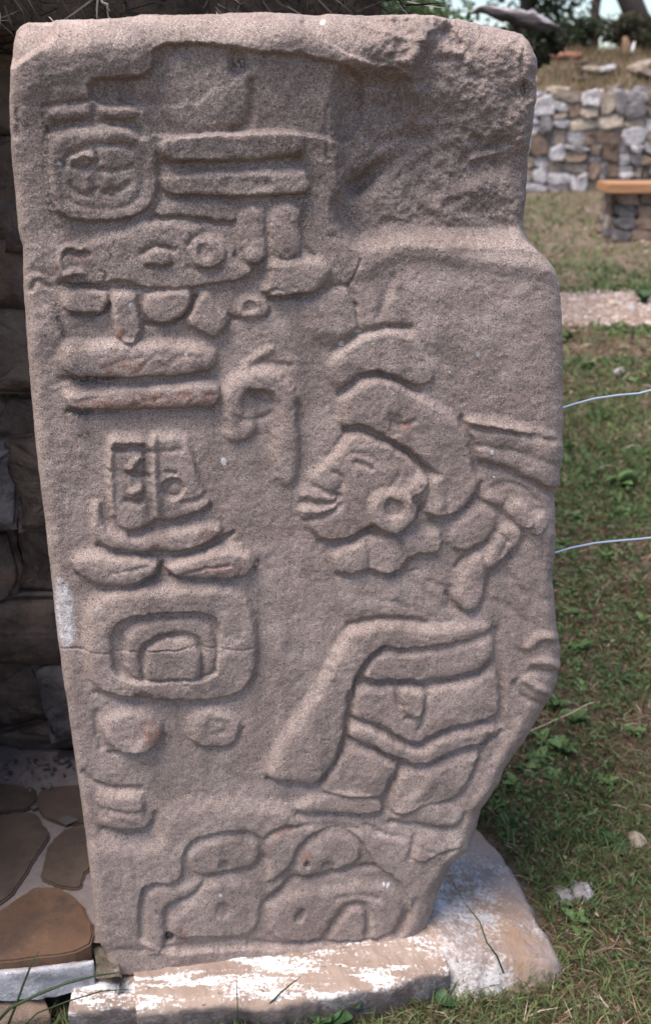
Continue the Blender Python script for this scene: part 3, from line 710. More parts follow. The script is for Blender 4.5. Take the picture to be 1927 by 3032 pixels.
# ================================================================== rocks
def rock_mesh(name, seed, mat, sub=2, box=0.55, amp=0.16, dims=(1, 1, 1)):
    """a worn stone about 1 m across, squared by 'box'"""
    bm = bmesh.new(); bmesh.ops.create_icosphere(bm, subdivisions=sub, radius=1.0)
    rr_ = random.Random(seed); off = Vector((rr_.uniform(-50, 50), rr_.uniform(-50, 50), rr_.uniform(-50, 50)))
    for w in bm.verts:
        d = w.co.normalized()
        m = max(abs(d.x), abs(d.y), abs(d.z))
        c = d.lerp(d / m, box)
        c = c * (1 + amp * mnoise.noise(d * 1.3 + off) + amp * 0.5 * mnoise.noise(d * 3.1 + off) + amp * 0.25 * mnoise.noise(d * 7.0 + off))
        w.co = Vector((c.x * dims[0], c.y * dims[1], c.z * dims[2])) * 0.5
    me = bpy.data.meshes.new(name); bm.to_mesh(me); bm.free()
    me.polygons.foreach_set("use_smooth", np.ones(len(me.polygons), bool)); me.materials.append(mat)
    return me

def block_mesh(name, seed, mat, jit=0.21, bev=0.085, amp=0.05, sub=0):
    """an angular rubble stone filling a unit box: irregular outline, worn edges, uneven face"""
    rr_ = random.Random(seed); off = Vector((rr_.uniform(-50, 50), rr_.uniform(-50, 50), rr_.uniform(-50, 50)))
    pts = []
    cor = [(-.5, -.5), (.5, -.5), (.5, .5), (-.5, .5)]
    for i in range(4):
        cx_, cz_ = cor[i]; nx2, nz2 = cor[(i + 1) % 4]
        pts.append((cx_ * (1 - rr_.uniform(0, 2 * jit)), cz_ * (1 - rr_.uniform(0, 2 * jit))))
        if rr_.random() < 0.75:
            t_ = rr_.uniform(0.3, 0.7); k_ = 1 + rr_.uniform(-0.10, 0.10)
            pts.append(((cx_ + (nx2 - cx_) * t_) * k_, (cz_ + (nz2 - cz_) * t_) * k_))
    bm = bmesh.new()
    f = bm.faces.new([bm.verts.new((x_, -0.5 + rr_.uniform(-.06, .06), z_)) for x_, z_ in pts])
    r_ = bmesh.ops.extrude_face_region(bm, geom=[f])
    for g_ in r_["geom"]:
        if isinstance(g_, bmesh.types.BMVert): g_.co.y = 0.5
    bmesh.ops.recalc_face_normals(bm, faces=bm.faces)
    fe = [e for e in bm.edges if all(w.co.y < 0 for w in e.verts)]
    bmesh.ops.bevel(bm, geom=fe, offset=bev, segments=2, affect='EDGES', clamp_overlap=True)
    ff = [q for q in bm.faces if q.normal.y < -0.8 and len(q.verts) > 4]
    if ff: bmesh.ops.poke(bm, faces=ff)
    if sub:
        bmesh.ops.triangulate(bm, faces=bm.faces[:])
        for _ in range(sub): bmesh.ops.subdivide_edges(bm, edges=bm.edges[:], cuts=1)
    for w in bm.verts:
        if w.co.y < 0.3: w.co += Vector((0.4, 1, 0.4)) * (amp * (mnoise.noise(w.co * 2.5 + off) + 0.6 * mnoise.noise(w.co * 7 + off)))
    me = bpy.data.meshes.new(name); bm.to_mesh(me); bm.free()
    me.polygons.foreach_set("use_smooth", np.full(len(me.polygons), bool(sub))); me.materials.append(mat)
    return me

M_lime = stone_mat("pale_grey_limestone", (0.25, 0.23, 0.235), (0.50, 0.465, 0.47), (0.16, 0.135, 0.13), 20, 0.3, 0.8, bd=0.012, world=True)
M_tan = stone_mat("tan_limestone", (0.26, 0.20, 0.155), (0.42, 0.35, 0.29), (0.22, 0.14, 0.08), 20, 0.3, 0.8, bd=0.012, world=True)
M_dgrey = stone_mat("dark_grey_stone", (0.13, 0.112, 0.115), (0.23, 0.205, 0.205), (0.40, 0.37, 0.38), 20, 0.3, 0.8, bd=0.012, world=True)
M_brown = stone_mat("brown_stone", (0.17, 0.115, 0.085), (0.25, 0.18, 0.14), (0.13, 0.10, 0.09), 20, 0.3, 0.8, bd=0.012, world=True)
M_mortar = stone_mat("wall_mortar", (0.13, 0.107, 0.102), (0.20, 0.17, 0.162), None, 20, 0.4, 0.8)

# ---- far rubble wall
wall = empty("stone_wall", (3.0, WALL_Y, 0.0), "rubble stone retaining wall of pale and brown stones beyond the gravel path", "stone wall")
wr = random.Random(12)
w_meshes = [[block_mesh("stone", 100 + k * 7 + j, m_) for k in range(12)] for j, m_ in enumerate((M_lime, M_tan, M_dgrey, M_brown))]
def wall_stone(parent, x, y, z, w, h, d, kinds=(0.40, 0.34, 0.12, 0.14), rz=0.0, ry=0.0, name="stone"):
    j = wr.choices(range(4), kinds)[0]
    o = obj(name, wr.choice(w_meshes[j]), parent)
    o.location = Vector((x, y, z)) - parent.location
    o.scale = (w, d, h)
    o.rotation_euler = (wr.uniform(-.1, .1), ry, rz)
    return o
WX0, WX1 = -1.6, 5.6
zb = float(ground_z(3.0, WALL_Y)) - 0.02
core = bmesh.new()
bmesh.ops.create_cube(core, size=1.0)
for w in core.verts: w.co = Vector((w.co.x * (WX1 - WX0 + 0.3), w.co.y * 0.5, w.co.z * 1.08))
cme = bpy.data.meshes.new("mortar_core"); core.to_mesh(cme); core.free(); cme.materials.append(M_mortar)
oc_ = obj("mortar_core", cme, wall); oc_.location = Vector(((WX0 + WX1) / 2, WALL_Y + 0.225, zb + 0.46)) - wall.location
def split(x0, z0, x1, z1):
    w_, h_ = x1 - x0, z1 - z0
    lim = wr.uniform(0.020, 0.060)
    if (w_ * h_ < lim and w_ < 0.38 and h_ < 0.26) or (w_ < 0.10 or h_ < 0.08):
        rects.append((x0, z0, x1, z1)); return
    k = wr.uniform(0.36, 0.64)
    if w_ > h_ * wr.uniform(0.85, 1.7): xm = x0 + w_ * k; split(x0, z0, xm, z1); split(xm, z0, x1, z1)
    else: zm = z0 + h_ * k; split(x0, z0, x1, zm); split(x0, zm, x1, z1)
rects = []
xa = WX0
while xa < WX1:
    xb = xa + wr.uniform(0.55, 0.9); split(xa, zb, xb, zb + 1.02 + wr.uniform(-.04, .06)); xa = xb
for (x0, z0, x1, z1) in rects:
    wall_stone(wall, (x0 + x1) / 2, WALL_Y + 0.045 + wr.uniform(-.05, .03), (z0 + z1) / 2, (x1 - x0) * 1.10, (z1 - z0) * 1.10, 0.22, ry=wr.uniform(-.2, .2))
z = zb + 1.02
ztop = z
# loose flat stones along the crest
for k in range(70):
    wall_stone(wall, wr.uniform(WX0, WX1), WALL_Y + (yo_ := wr.uniform(0.0, 1.1)), ztop - 0.02 + 0.38 * max(0, yo_ - 0.15) + wr.uniform(-0.01, 0.05), wr.uniform(.12, .30), wr.uniform(.04, .10), wr.uniform(.12, .25), (0.4, 0.35, 0.1, 0.15), wr.uniform(-.8, .8), wr.uniform(-.3, .3))

# ---- terrace behind the wall
def terrace_z(x, y):
    b = ztop - 0.06 + 0.38 * np.clip(y - WALL_Y - 0.15, 0, 1.35) + 0.05 * np.clip(y - 13.4, 0, 30)
    return np.where(y < WALL_Y + 0.145, 0.3, b + 0.06 * fbm(x, y, 1.1, 15, 3))
M_turf2 = ground_mat()
xs = np.concatenate([[-120, -60, -30], np.linspace(-14, 18, 110), [40, 80, 150]]); ys = np.concatenate([[WALL_Y + 0.13], np.linspace(WALL_Y + 0.16, 17, 40), np.linspace(18, 120, 24)])
terr = obj("terrace", grid_mesh("terrace", xs, ys, terrace_z, M_turf2)); terr["kind"] = "structure"

# ================================================================== bench
M_plank = None
def wood_mat(name, ca, cb, sc=(2, 40, 40), rough=0.6):
    t = NT(name); v = t.coord()
    mp = t.new("ShaderNodeMapping"); t.l.new(v, mp.inputs[0]); mp.inputs["Scale"].default_value = sc
    n = t.noise(mp.outputs[0], 1.0, 5, 0.65, 0.6)
    c = t.mix(t.ramp(n, [(0.3, 0.0), (0.7, 1.0)]), ca, cb)
    c = t.mix(t.ramp(t.noise(mp.outputs[0], 2.2, 3, 0.7), [(0.30, 0.8), (0.38, 0.0)]), c, tuple(q * 0.35 for q in ca))
    return t.done(c, rough, t.bump(n, 0.5, 0.006))
M_plank = wood_mat("orange_varnished_pine", (0.28, 0.135, 0.065), (0.42, 0.225, 0.12), (3, 40, 60), 0.5)
bp = hit_ground(1800, 716)
bench = empty("bench", (bp.x, bp.y, bp.z), "low bench with an orange wooden plank seat on dark stone piers", "bench")
BW = 2.2
ptop = float(on_y(1780, 545, bp.y - 0.10).z) - bp.z
pth = 0.078
xl = float(on_y(1776, 560, bp.y - 0.10).x) - bp.x
for k in range(2):
    bm = bmesh.new(); bmesh.ops.create_cube(bm, size=1.0)
    for w in bm.verts: w.co = Vector((w.co.x * BW, w.co.y * 0.235, w.co.z * pth))
    bmesh.ops.bevel(bm, geom=bm.edges[:], offset=0.008, segments=2, affect='EDGES')
    m_ = bpy.data.meshes.new("plank"); bm.to_mesh(m_); bm.free(); m_.materials.append(M_plank)
    o = obj("plank", m_, bench); o.location = (xl + 0.07 + BW / 2 + (0.0 if k == 0 else 0.02), 0.02 + 0.245 * k, ptop - pth / 2 - 0.001 * k); o.rotation_euler[2] = R(-1.2)
for side in (0, 1):
    px_ = xl + (0.28 if side == 0 else BW - 0.3)
    pier = empty("pier", (0, 0, 0), None, None); pier.parent = bench
    for key in list(pier.keys()): del pier[key]
    pier.location = (px_ + 0.10, 0.24, 0.0)
    bm = bmesh.new(); bmesh.ops.create_cube(bm, size=1.0)
    for w in bm.verts:
        fl = 1.18 if w.co.z < 0 else 1.0
        w.co = Vector((w.co.x * 0.26 * fl, w.co.y * 0.30 * fl, w.co.z * (ptop - pth)))
    m_ = bpy.data.meshes.new("mortar_core"); bm.to_mesh(m_); bm.free(); m_.materials.append(M_mortar)
    oo = obj("mortar_core", m_, pier); oo.location = (0, 0, (ptop - pth) / 2 - 0.004)
    zz = 0.0
    nrow = 4
    hr = (ptop - pth) / nrow
    for r_ in range(nrow):
        fl = 1.16 - 0.16 * r_ / nrow
        xx = -0.17 * fl
        while xx < 0.13 * fl:
            w_ = wr.uniform(0.13, 0.20)
            for yy in (-0.17 * fl, 0.15 * fl):
                o = wall_stone(pier, 0, 0, 0, w_ * 1.1, hr * 1.12, 0.15, (0.0, 0.1, 0.3, 0.6))
                o.location = (min(xx + w_ / 2, 0.15 * fl), yy, hr * (r_ + 0.5))
            xx += w_ + 0.01
        for yy in (-0.06, 0.05):
            o = wall_stone(pier, 0, 0, 0, 0.12, hr * 1.1, 0.16, (0.0, 0.1, 0.3, 0.6)); o.location = (-0.16 * fl, yy, hr * (r_ + 0.5))

# ================================================================== paved floor and rubble wall at the left
FZ = 0.06
M_flag_o = stone_mat("rusty_flagstone", (0.095, 0.055, 0.037), (0.145, 0.085, 0.055), (0.065, 0.043, 0.034), 8, 0.3, 0.35, rnd=0.06)
M_flag_b = stone_mat("brown_flagstone", (0.066, 0.046, 0.036), (0.108, 0.076, 0.058), (0.045, 0.034, 0.030), 7, 0.3, 0.35, rnd=0.06)
M_pointing = stone_mat("grey_pointing_mortar", (0.16, 0.13, 0.126), (0.215, 0.178, 0.174), None, 30, 0.35, 0.4, rnd=0.0)
M_limeedge = stone_mat("lime_crusted_stone", (0.24, 0.23, 0.25), (0.42, 0.40, 0.43), (0.12, 0.095, 0.09), 22, 0.5, 0.8)
M_moss = stone_mat("mossy_gravel_mortar", (0.07, 0.058, 0.042), (0.12, 0.10, 0.08), (0.26, 0.23, 0.20), 60, 0.5, 1.0)

floor = obj("paved_floor", grid_mesh("paved_floor", np.linspace(-2.6, -0.34, 80), np.linspace(1.575, 2.75, 40), lambda x, y: FZ - 0.006 + 0.003 * fbm(x, y, 9, 77, 3), M_pointing))
floor["kind"] = "structure"
def flag(poly_world, z, th, mat, name="flagstone", parent=None, seed=1, bev=0.004):
    p = np.array(poly_world, float); ce = p.mean(0); p = p + (p - ce) / (np.linalg.norm(p - ce, axis=1)[:, None] + 1e-9) * 0.009
    p = chaikin(chaikin(p, True, 1), True, 1)
    # jagged edge
    rr_ = np.random.RandomState(seed)
    p = p + rr_.normal(0, 0.0013, p.shape)
    bm = bmesh.new()
    vt = [bm.verts.new((a, b, z)) for a, b in p]
    f = bm.faces.new(vt)
    if f.normal.z < 0: f.normal_flip()
    r = bmesh.ops.extrude_face_region(bm, geom=[f])
    for g_ in r["geom"]:
        if isinstance(g_, bmesh.types.BMVert): g_.co.z -= th
    bm.normal_update()
    bmesh.ops.recalc_face_normals(bm, faces=bm.faces)
    te = [e for e in bm.edges if all(abs(w.co.z - z) < 1e-6 for w in e.verts)]
    bmesh.ops.bevel(bm, geom=te, offset=bev, segments=2, affect='EDGES')
    me = bpy.data.meshes.new(name); bm.to_mesh(me); bm.free(); me.materials.append(mat)
    return obj(name, me, parent)
def wz(poly, z): return [tuple(on_z(a, b, z)[:2]) for a, b in poly]
for k, (poly, mat, dz) in enumerate((
    ([(-300,2862),(0,2838),(130,2826),(262,2802),(266,2740),(240,2690),(205,2650),(150,2628),(100,2632),(60,2662),(0,2705),(-120,2740),(-300,2760)], M_flag_o, 0.004),
    ([(129,2596),(155,2602),(178,2618),(231,2624),(240,2606),(251,2565),(300,2555),(300,2450),(225,2445),(184,2465),(160,2490),(147,2525),(138,2565)], M_flag_b, 0.002),
    ([(-300,2740),(-120,2725),(20,2660),(65,2597),(91,2541),(122,2503),(140,2472),(118,2441),(96,2405),(40,2412),(0,2416),(-300,2430)], M_flag_b, 0.003),
    ([(120,2390),(142,2416),(178,2432),(225,2434),(300,2430),(300,2330),(200,2326),(118,2340)], M_flag_b, 0.001),
    ([(-300,2412),(0,2402),(92,2392),(104,2330),(0,2318),(-300,2330)], M_flag_b, 0.002),
    ([(-900,2880),(-330,2866),(-330,2500),(-600,2480),(-900,2560)], M_flag_o, 0.002),
    ([(-900,2530),(-600,2460),(-330,2470),(-330,2330),(-900,2340)], M_flag_b, 0.003))):
    flag(wz(poly, FZ + dz), FZ + dz, 0.05 if mat is M_flag_b else 0.052, mat, parent=floor, seed=k + 3)
# kerb stones under the floor edge, lime-crusted front
def loft(name, back, front, mat, ztop_b, ztop_f, zbot, n=110, m=14, rnd=0.02, amp=0.006, seed=5, parent=None, cap=True, chip=0.0):
    """slab between a back line and a front line (world xy), rounded over its front edge and dropping to zbot"""
    B = np.array(back, float); F = np.array(front, float)
    def res(p):
        d = np.concatenate([[0], np.cumsum(np.linalg.norm(np.diff(p, axis=0), axis=1))]); s = np.linspace(0, d[-1], n)
        return np.stack([np.interp(s, d, p[:, 0]), np.interp(s, d, p[:, 1])], -1)
    B = res(B); F = res(F)
    out = (F - B); out /= np.linalg.norm(out, axis=1)[:, None] + 1e-9
    rows = []
    for t_ in np.linspace(0, 1, m):
        rows.append(np.concatenate([B + (F - B) * t_, np.full((n, 1), ztop_b + (ztop_f - ztop_b) * t_)], 1))
    for a in np.linspace(0, math.pi / 2, 5)[1:]:
        rows.append(np.concatenate([F + out * rnd * math.sin(a), np.full((n, 1), ztop_f - rnd * (1 - math.cos(a)))], 1))
    for q in np.linspace(0, 1, 7)[1:]:
        rows.append(np.concatenate([F + out * (rnd - 0.012 * q), np.full((n, 1), (ztop_f - rnd) * (1 - q) + zbot * q)], 1))
    P = np.array(rows)
    sx = P[..., 0] + 0.6 * P[..., 2]; sy = P[..., 1] - 0.8 * P[..., 2]
    P[..., 2] += amp * fbm(sx, sy, 14, seed, 4) + amp * 0.5 * fbm(sx, sy, 60, seed + 3, 2)
    w = np.clip(np.linspace(-1.2, 1.3, len(rows)), 0, 1)[:, None]
    P[..., :2] += out[None] * (w * (2.2 * amp * fbm(sx + 9, sy + P[..., 2] * 3, 16, seed + 7, 4) - chip * np.clip(fbm(sx, sy * 0 + 3, 9, seed + 11, 3), 0, 1)))[..., None]
    i = np.arange(P.shape[0] * n).reshape(P.shape[0], n)
    q = np.stack([i[:-1, :-1], i[1:, :-1], i[1:, 1:], i[:-1, 1:]], -1).reshape(-1, 4)
    co = P.reshape(-1, 3)
    tris = []
    if cap:
        extra = []
        for col_ in (0, n - 1):
            c = len(co) + len(extra); extra.append(np.append(B[col_], zbot)); idx_ = list(i[:, col_])
            for a, b in zip(idx_[:-1], idx_[1:]): tris.append((c, a, b) if col_ else (c, b, a))
        co = np.concatenate([co, np.array(extra)])
    me = mesh_np(name, co, q, np.array(tris) if tris else None, mat)
    return obj(name, me, parent)

def xy(pts, z): return [tuple(on_z(a, b, z)[:2]) for a, b in pts]
# riser under the flagstones
k1 = loft("kerb_stone", xy([(-420,2800),(-100,2800),(255,2790)], 0.055), xy([(-420,2905),(-100,2882),(100,2866),(276,2838)], 0.055), M_limeedge, 0.008, 0.052, -0.03, 90, 8, 0.006, 0.004, 21, chip=0.012)
tag(k1, "lime-whitened stone edge under the rusty flagstone left of the slab", "kerb stone")
k2 = loft("base_stone", xy([(-350,2900),(-50,2912),(120,2916)], -0.03), xy([(-350,3010),(-50,2990),(60,2978),(140,2968)], -0.04), M_brown, -0.035, -0.05, -0.30, 60, 8, 0.02, 0.008, 31)
tag(k2, "brown stone below the lime-whitened edge in the lower left corner", "stone")
M_lime_slab = None
def limeslab_mat():
    t = NT("lime_splashed_slab"); v = t.coord()
    mp = t.new("ShaderNodeMapping"); t.l.new(v, mp.inputs[0]); mp.inputs["Scale"].default_value = (5, 26, 12); mp.inputs["Rotation"].default_value = (0, 0, R(-9))
    big = t.noise(mp.outputs[0], 1.0, 5, 0.72, 0.4); fine = t.noise(v, 130, 4, 0.75)
    s = t.math('ADD', t.math('MULTIPLY', big, 0.75), t.math('MULTIPLY', fine, 0.42))
    c = t.mix(t.ramp(t.noise(v, 12, 4), [(0.35, 0.0), (0.65, 1.0)]), (0.25, 0.18, 0.145), (0.33, 0.25, 0.205))
    c = t.mix(t.ramp(s, [(0.60, 0.0), (0.66, 1.0)]), c, (0.72, 0.70, 0.71))
    # darker grey colour on the faces that look outwards
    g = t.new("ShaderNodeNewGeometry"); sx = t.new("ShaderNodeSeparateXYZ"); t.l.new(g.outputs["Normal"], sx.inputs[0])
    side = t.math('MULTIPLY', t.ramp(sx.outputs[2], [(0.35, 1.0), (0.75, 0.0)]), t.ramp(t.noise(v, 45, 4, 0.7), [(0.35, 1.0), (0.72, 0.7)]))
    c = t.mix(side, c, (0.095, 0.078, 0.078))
    c = t.mix(t.ramp(t.noise(v, 75, 3, 0.7), [(0.28, 0.9), (0.36, 0.0)]), c, (0.09, 0.07, 0.07))
    nb = t.bump(t.noise(v, 110, 5, 0.7), 0.7, 0.006); nb = t.bump(s, 0.4, 0.004, nb)
    return t.done(c, 0.85, nb)
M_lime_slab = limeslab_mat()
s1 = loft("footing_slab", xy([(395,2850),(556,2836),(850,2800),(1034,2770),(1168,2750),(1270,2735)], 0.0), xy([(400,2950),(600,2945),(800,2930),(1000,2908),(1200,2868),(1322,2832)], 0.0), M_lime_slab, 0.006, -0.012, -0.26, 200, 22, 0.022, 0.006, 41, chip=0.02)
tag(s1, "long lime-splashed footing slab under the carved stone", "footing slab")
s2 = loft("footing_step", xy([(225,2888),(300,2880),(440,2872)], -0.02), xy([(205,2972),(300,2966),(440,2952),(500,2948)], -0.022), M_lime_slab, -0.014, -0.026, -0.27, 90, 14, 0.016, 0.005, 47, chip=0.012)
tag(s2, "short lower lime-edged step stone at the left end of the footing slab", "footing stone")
# mortar filling between floor and stela
mj = loft("mortar_joint", xy([(262,2560),(270,2680),(268,2760),(285,2850),(285,2900)], 0.03), xy([(300,2540),(312,2680),(318,2760),(345,2840),(350,2890)], 0.03), M_moss, 0.035, 0.030, -0.05, 60, 8, 0.006, 0.008, 51, cap=False)
tag(mj, "mossy gravelly mortar in the gap between flagstones and carved slab", "mortar")
# sloping mortar haunch at the right foot
def haunch_mat():
    t = NT("lime_and_rust_mortar"); v = t.coord()
    big = t.noise(v, 6.5, 5, 0.65); fine = t.noise(v, 120, 4, 0.75)
    xs_ = t.new('ShaderNodeSeparateXYZ'); t.l.new(v, xs_.inputs[0])
    s = t.math('ADD', t.math('MULTIPLY', big, 0.6), t.math('MULTIPLY', fine, 0.40))
    s = t.math('ADD', s, t.ramp(xs_.outputs[0], [(0.26, 0.12), (0.46, 0.0)]))
    c = t.mix(t.ramp(t.noise(v, 5, 4, 0.6), [(0.42, 0.0), (0.60, 1.0)]), (0.26, 0.205, 0.185), (0.27, 0.178, 0.122))
    c = t.mix(t.ramp(s, [(0.555, 0.0), (0.67, 0.9)]), c, (0.58, 0.55, 0.55))
    c = t.mix(t.ramp(t.noise(v, 60, 4, 0.7), [(0.30, 0.85), (0.38, 0.0)]), c, (0.16, 0.12, 0.11))
    return t.done(c, 0.85, t.bump(t.noise(v, 70, 6, 0.7), 0.7, 0.008))
MOUND = [tuple(on_z(a, b, -0.04)[:2]) for a, b in ((1400,2400),(1270,2520),(1210,2640),(1190,2740),(1195,2800),(1250,2862),(1330,2892),(1420,2912),(1510,2900),(1600,2888),(1680,2856),(1692,2800),(1645,2720),(1610,2650),(1560,2580),(1505,2505))]
def poly_sd(x, y, p):
    d = np.full(x.shape, 1e9); ins = np.zeros(x.shape, bool)
    for (ax, ay), (bx, by) in zip(p, np.roll(p, -1, 0)):
        ex, ey = bx - ax, by - ay
        t_ = np.clip(((x - ax) * ex + (y - ay) * ey) / (ex * ex + ey * ey + 1e-12), 0, 1)
        d = np.minimum(d, np.hypot(x - ax - t_ * ex, y - ay - t_ * ey))
        if ay != by: ins ^= ((ay > y) != (by > y)) & (x < (bx - ax) * (y - ay) / (by - ay) + ax)
    return np.where(ins, d, -d)
mp_ = chaikin(MOUND, True, 2)
gx_ = np.arange(mp_[:, 0].min() - .04, mp_[:, 0].max() + .04, 0.005); gy_ = np.arange(mp_[:, 1].min() - .04, mp_[:, 1].max() + .04, 0.005)
def mound_z(x, y):
    sd_m = poly_sd(x, y, mp_) + 0.016 * fbm(x, y, 16, 131, 3)
    body = 0.014 - 0.27 * np.clip(x - 0.24, 0, 1) + 0.012 * fbm(x, y, 9, 133, 4) + 0.004 * fbm(x, y, 45, 137, 3)
    return -0.20 + (body + 0.20) * sstep(sd_m / 0.075 + 0.40) ** 0.7
h1 = obj("mortar_haunch", grid_mesh("mortar_haunch", gx_, gy_, mound_z, haunch_mat()))
tag(h1, "low patch of lime and rust stained mortar at the right foot of the carved slab", "mortar")

# ---- rubble wall in the shade
WY0 = 2.30
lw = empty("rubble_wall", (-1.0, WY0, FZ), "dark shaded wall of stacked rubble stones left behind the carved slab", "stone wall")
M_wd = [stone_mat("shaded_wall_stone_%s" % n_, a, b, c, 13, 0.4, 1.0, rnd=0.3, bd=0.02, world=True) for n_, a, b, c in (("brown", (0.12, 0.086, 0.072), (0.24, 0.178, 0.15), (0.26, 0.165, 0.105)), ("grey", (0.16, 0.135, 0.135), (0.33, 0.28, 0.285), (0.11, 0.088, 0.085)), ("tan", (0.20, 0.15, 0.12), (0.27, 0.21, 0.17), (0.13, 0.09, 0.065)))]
lw_me = [[block_mesh("stone", 500 + 11 * k + j, m_, 0.13, 0.06, 0.07, 3) for k in range(6)] for j, m_ in enumerate(M_wd)]
lr = random.Random(5)
rowpx = [2330, 2110, 1900, 1720, 1530, 1290, 1150, 920, 700, 385, 140, -60]
zrow = [float(on_y(90, p_, WY0).z) for p_ in rowpx]; zrow[0] = FZ - 0.02
while zrow[-1] < 2.35: zrow.append(zrow[-1] + lr.uniform(0.1, 0.16))
bm = bmesh.new(); bmesh.ops.create_cube(bm, size=1.0)
for w in bm.verts: w.co = Vector((w.co.x * 2.2, w.co.y * 0.35, w.co.z * 2.30))
m_ = bpy.data.meshes.new("mortar_core"); bm.to_mesh(m_); bm.free(); m_.materials.append(M_wd[0])
o = obj("mortar_core", m_, lw); o.location = Vector((-1.66, WY0 + 0.26, FZ + 1.14)) - lw.location
for r_, (z0, z1) in enumerate(zip(zrow[:-1], zrow[1:])):
    xright = -0.50 + lr.uniform(-.02, .02)
    x = xright
    while x > -2.6:
        w_ = lr.uniform(0.22, 0.42)
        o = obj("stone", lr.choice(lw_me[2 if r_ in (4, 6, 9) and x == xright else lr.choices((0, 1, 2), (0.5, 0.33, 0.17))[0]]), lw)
        o.location = Vector((x - w_ / 2, WY0 + 0.09 + lr.uniform(-.035, .03), (z0 + z1) / 2)) - lw.location
        o.scale = (w_ * 1.16, 0.34, (z1 - z0) * 1.16); o.rotation_euler = (lr.uniform(-.08, .08), lr.uniform(-.16, .16), lr.uniform(-.1, .1))
        x -= w_ + lr.uniform(0.0, 0.012)
    # the end of the wall, running back behind the carved slab
    for k in range(2):
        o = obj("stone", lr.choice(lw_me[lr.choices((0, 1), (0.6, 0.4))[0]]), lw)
        o.location = Vector((-0.60, WY0 + 0.24 + 0.16 * k, (z0 + z1) / 2)) - lw.location; o.scale = (0.26, 0.2, (z1 - z0)); o.rotation_euler = (lr.uniform(-.06, .06), lr.uniform(-.1, .1), 0)
    # return wall added out of frame to keep light off the paved floor
    y = WY0
    while y > 1.52:
        w_ = lr.uniform(0.14, 0.30)
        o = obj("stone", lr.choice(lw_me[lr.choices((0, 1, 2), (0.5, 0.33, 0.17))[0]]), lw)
        o.location = Vector((-1.06 + lr.uniform(-.03, .03), y - w_ / 2, (z0 + z1) / 2)) - lw.location
        o.scale = (0.30, w_ * 1.07, (z1 - z0) * 1.07); o.rotation_euler = (lr.uniform(-.08, .08), lr.uniform(-.06, .06), lr.uniform(-.1, .1))
        y -= w_ + lr.uniform(0, 0.01)

# ================================================================== thatched roof over the left side
M_thatch = wood_mat("grey_brown_thatch", (0.018, 0.013, 0.011), (0.045, 0.034, 0.028), (60, 5, 60), 0.95)
M_straw = wood_mat("weathered_grey_straw", (0.16, 0.14, 0.135), (0.30, 0.28, 0.28), (30, 30, 30), 0.8)
roof = empty("thatched_roof", (-1.4, 2.0, 1.86), "low dark thatched eave with loose grey straw behind the top of the carved slab", "thatched roof")
EY, EZ, RX0, RX1 = 1.97, 1.785, -3.0, 0.10
bm = bmesh.new()
nx_, ny_ = 60, 20
def roof_pt(i, j, top):
    x = RX0 + (RX1 - RX0) * i / nx_; s = j / ny_
    y = EY + 2.3 * s; z = EZ + 1.15 * s + (0.17 if top else 0.0)
    z += 0.012 * mnoise.noise(Vector((x * 9, y * 9, 3 if top else 7))) + (0.02 * mnoise.noise(Vector((x * 23, 2, 1))) if j == 0 else 0)
    return Vector((x, y + (0.03 * mnoise.noise(Vector((x * 17, 5, 1))) if j == 0 else 0), z)) - roof.location
g_ = {}
for top in (0, 1):
    for i in range(nx_ + 1):
        for j in range(ny_ + 1): g_[(top, i, j)] = bm.verts.new(roof_pt(i, j, top))
for i in range(nx_):
    for j in range(ny_):
        bm.faces.new([g_[(1, i, j)], g_[(1, i + 1, j)], g_[(1, i + 1, j + 1)], g_[(1, i, j + 1)]])
        bm.faces.new([g_[(0, i, j + 1)], g_[(0, i + 1, j + 1)], g_[(0, i + 1, j)], g_[(0, i, j)]])
for i in range(nx_):
    for j in (0, ny_): bm.faces.new([g_[(0, i, j)], g_[(0, i + 1, j)], g_[(1, i + 1, j)], g_[(1, i, j)]])
for j in range(ny_):
    for i in (0, nx_): bm.faces.new([g_[(0, i, j)], g_[(0, i, j + 1)], g_[(1, i, j + 1)], g_[(1, i, j)]])
bmesh.ops.recalc_face_normals(bm, faces=bm.faces)
m_ = bpy.data.meshes.new("thatch_layer"); bm.to_mesh(m_); bm.free(); m_.materials.append(M_thatch)
obj("thatch_layer", m_, roof)

def blades(name, roots, dirs, lens, widths, bends, cols, mat, parent=None, off=Vector((0, 0, 0)), seg=2):
    """many narrow blades in one mesh; colour per blade"""
    n = len(roots); roots = np.asarray(roots) - np.array(off); dirs = np.asarray(dirs)
    side = np.cross(dirs, np.array([0.31, 0.17, 0.93])); side /= np.linalg.norm(side, axis=1)[:, None] + 1e-9
    rs = np.random.RandomState(3); ang = rs.uniform(0, math.pi, n)[:, None]
    perp = np.cross(dirs, side); side = side * np.cos(ang) + perp * np.sin(ang)
    L = np.asarray(lens)[:, None]; W = np.asarray(widths)[:, None]; bend = np.asarray(bends)
    mid = roots + dirs * L * 0.55 + bend * L * 0.25; tip = roots + dirs * L * 0.9 + bend * L * 0.95
    co = np.stack([roots - side * W * 0.5, roots + side * W * 0.5, mid + side * W * 0.42, mid - side * W * 0.42, tip], 1).reshape(-1, 3)
    b = np.arange(n)[:, None] * 5
    me = mesh_np(name, co, b + np.array([[0, 1, 2, 3]]), b + np.array([[3, 2, 4]]), mat)
    set_col(me, "tint", np.repeat(np.concatenate([np.asarray(cols), np.ones((n, 1))], 1), 5, 0))
    o = obj(name, me, parent)
    return o
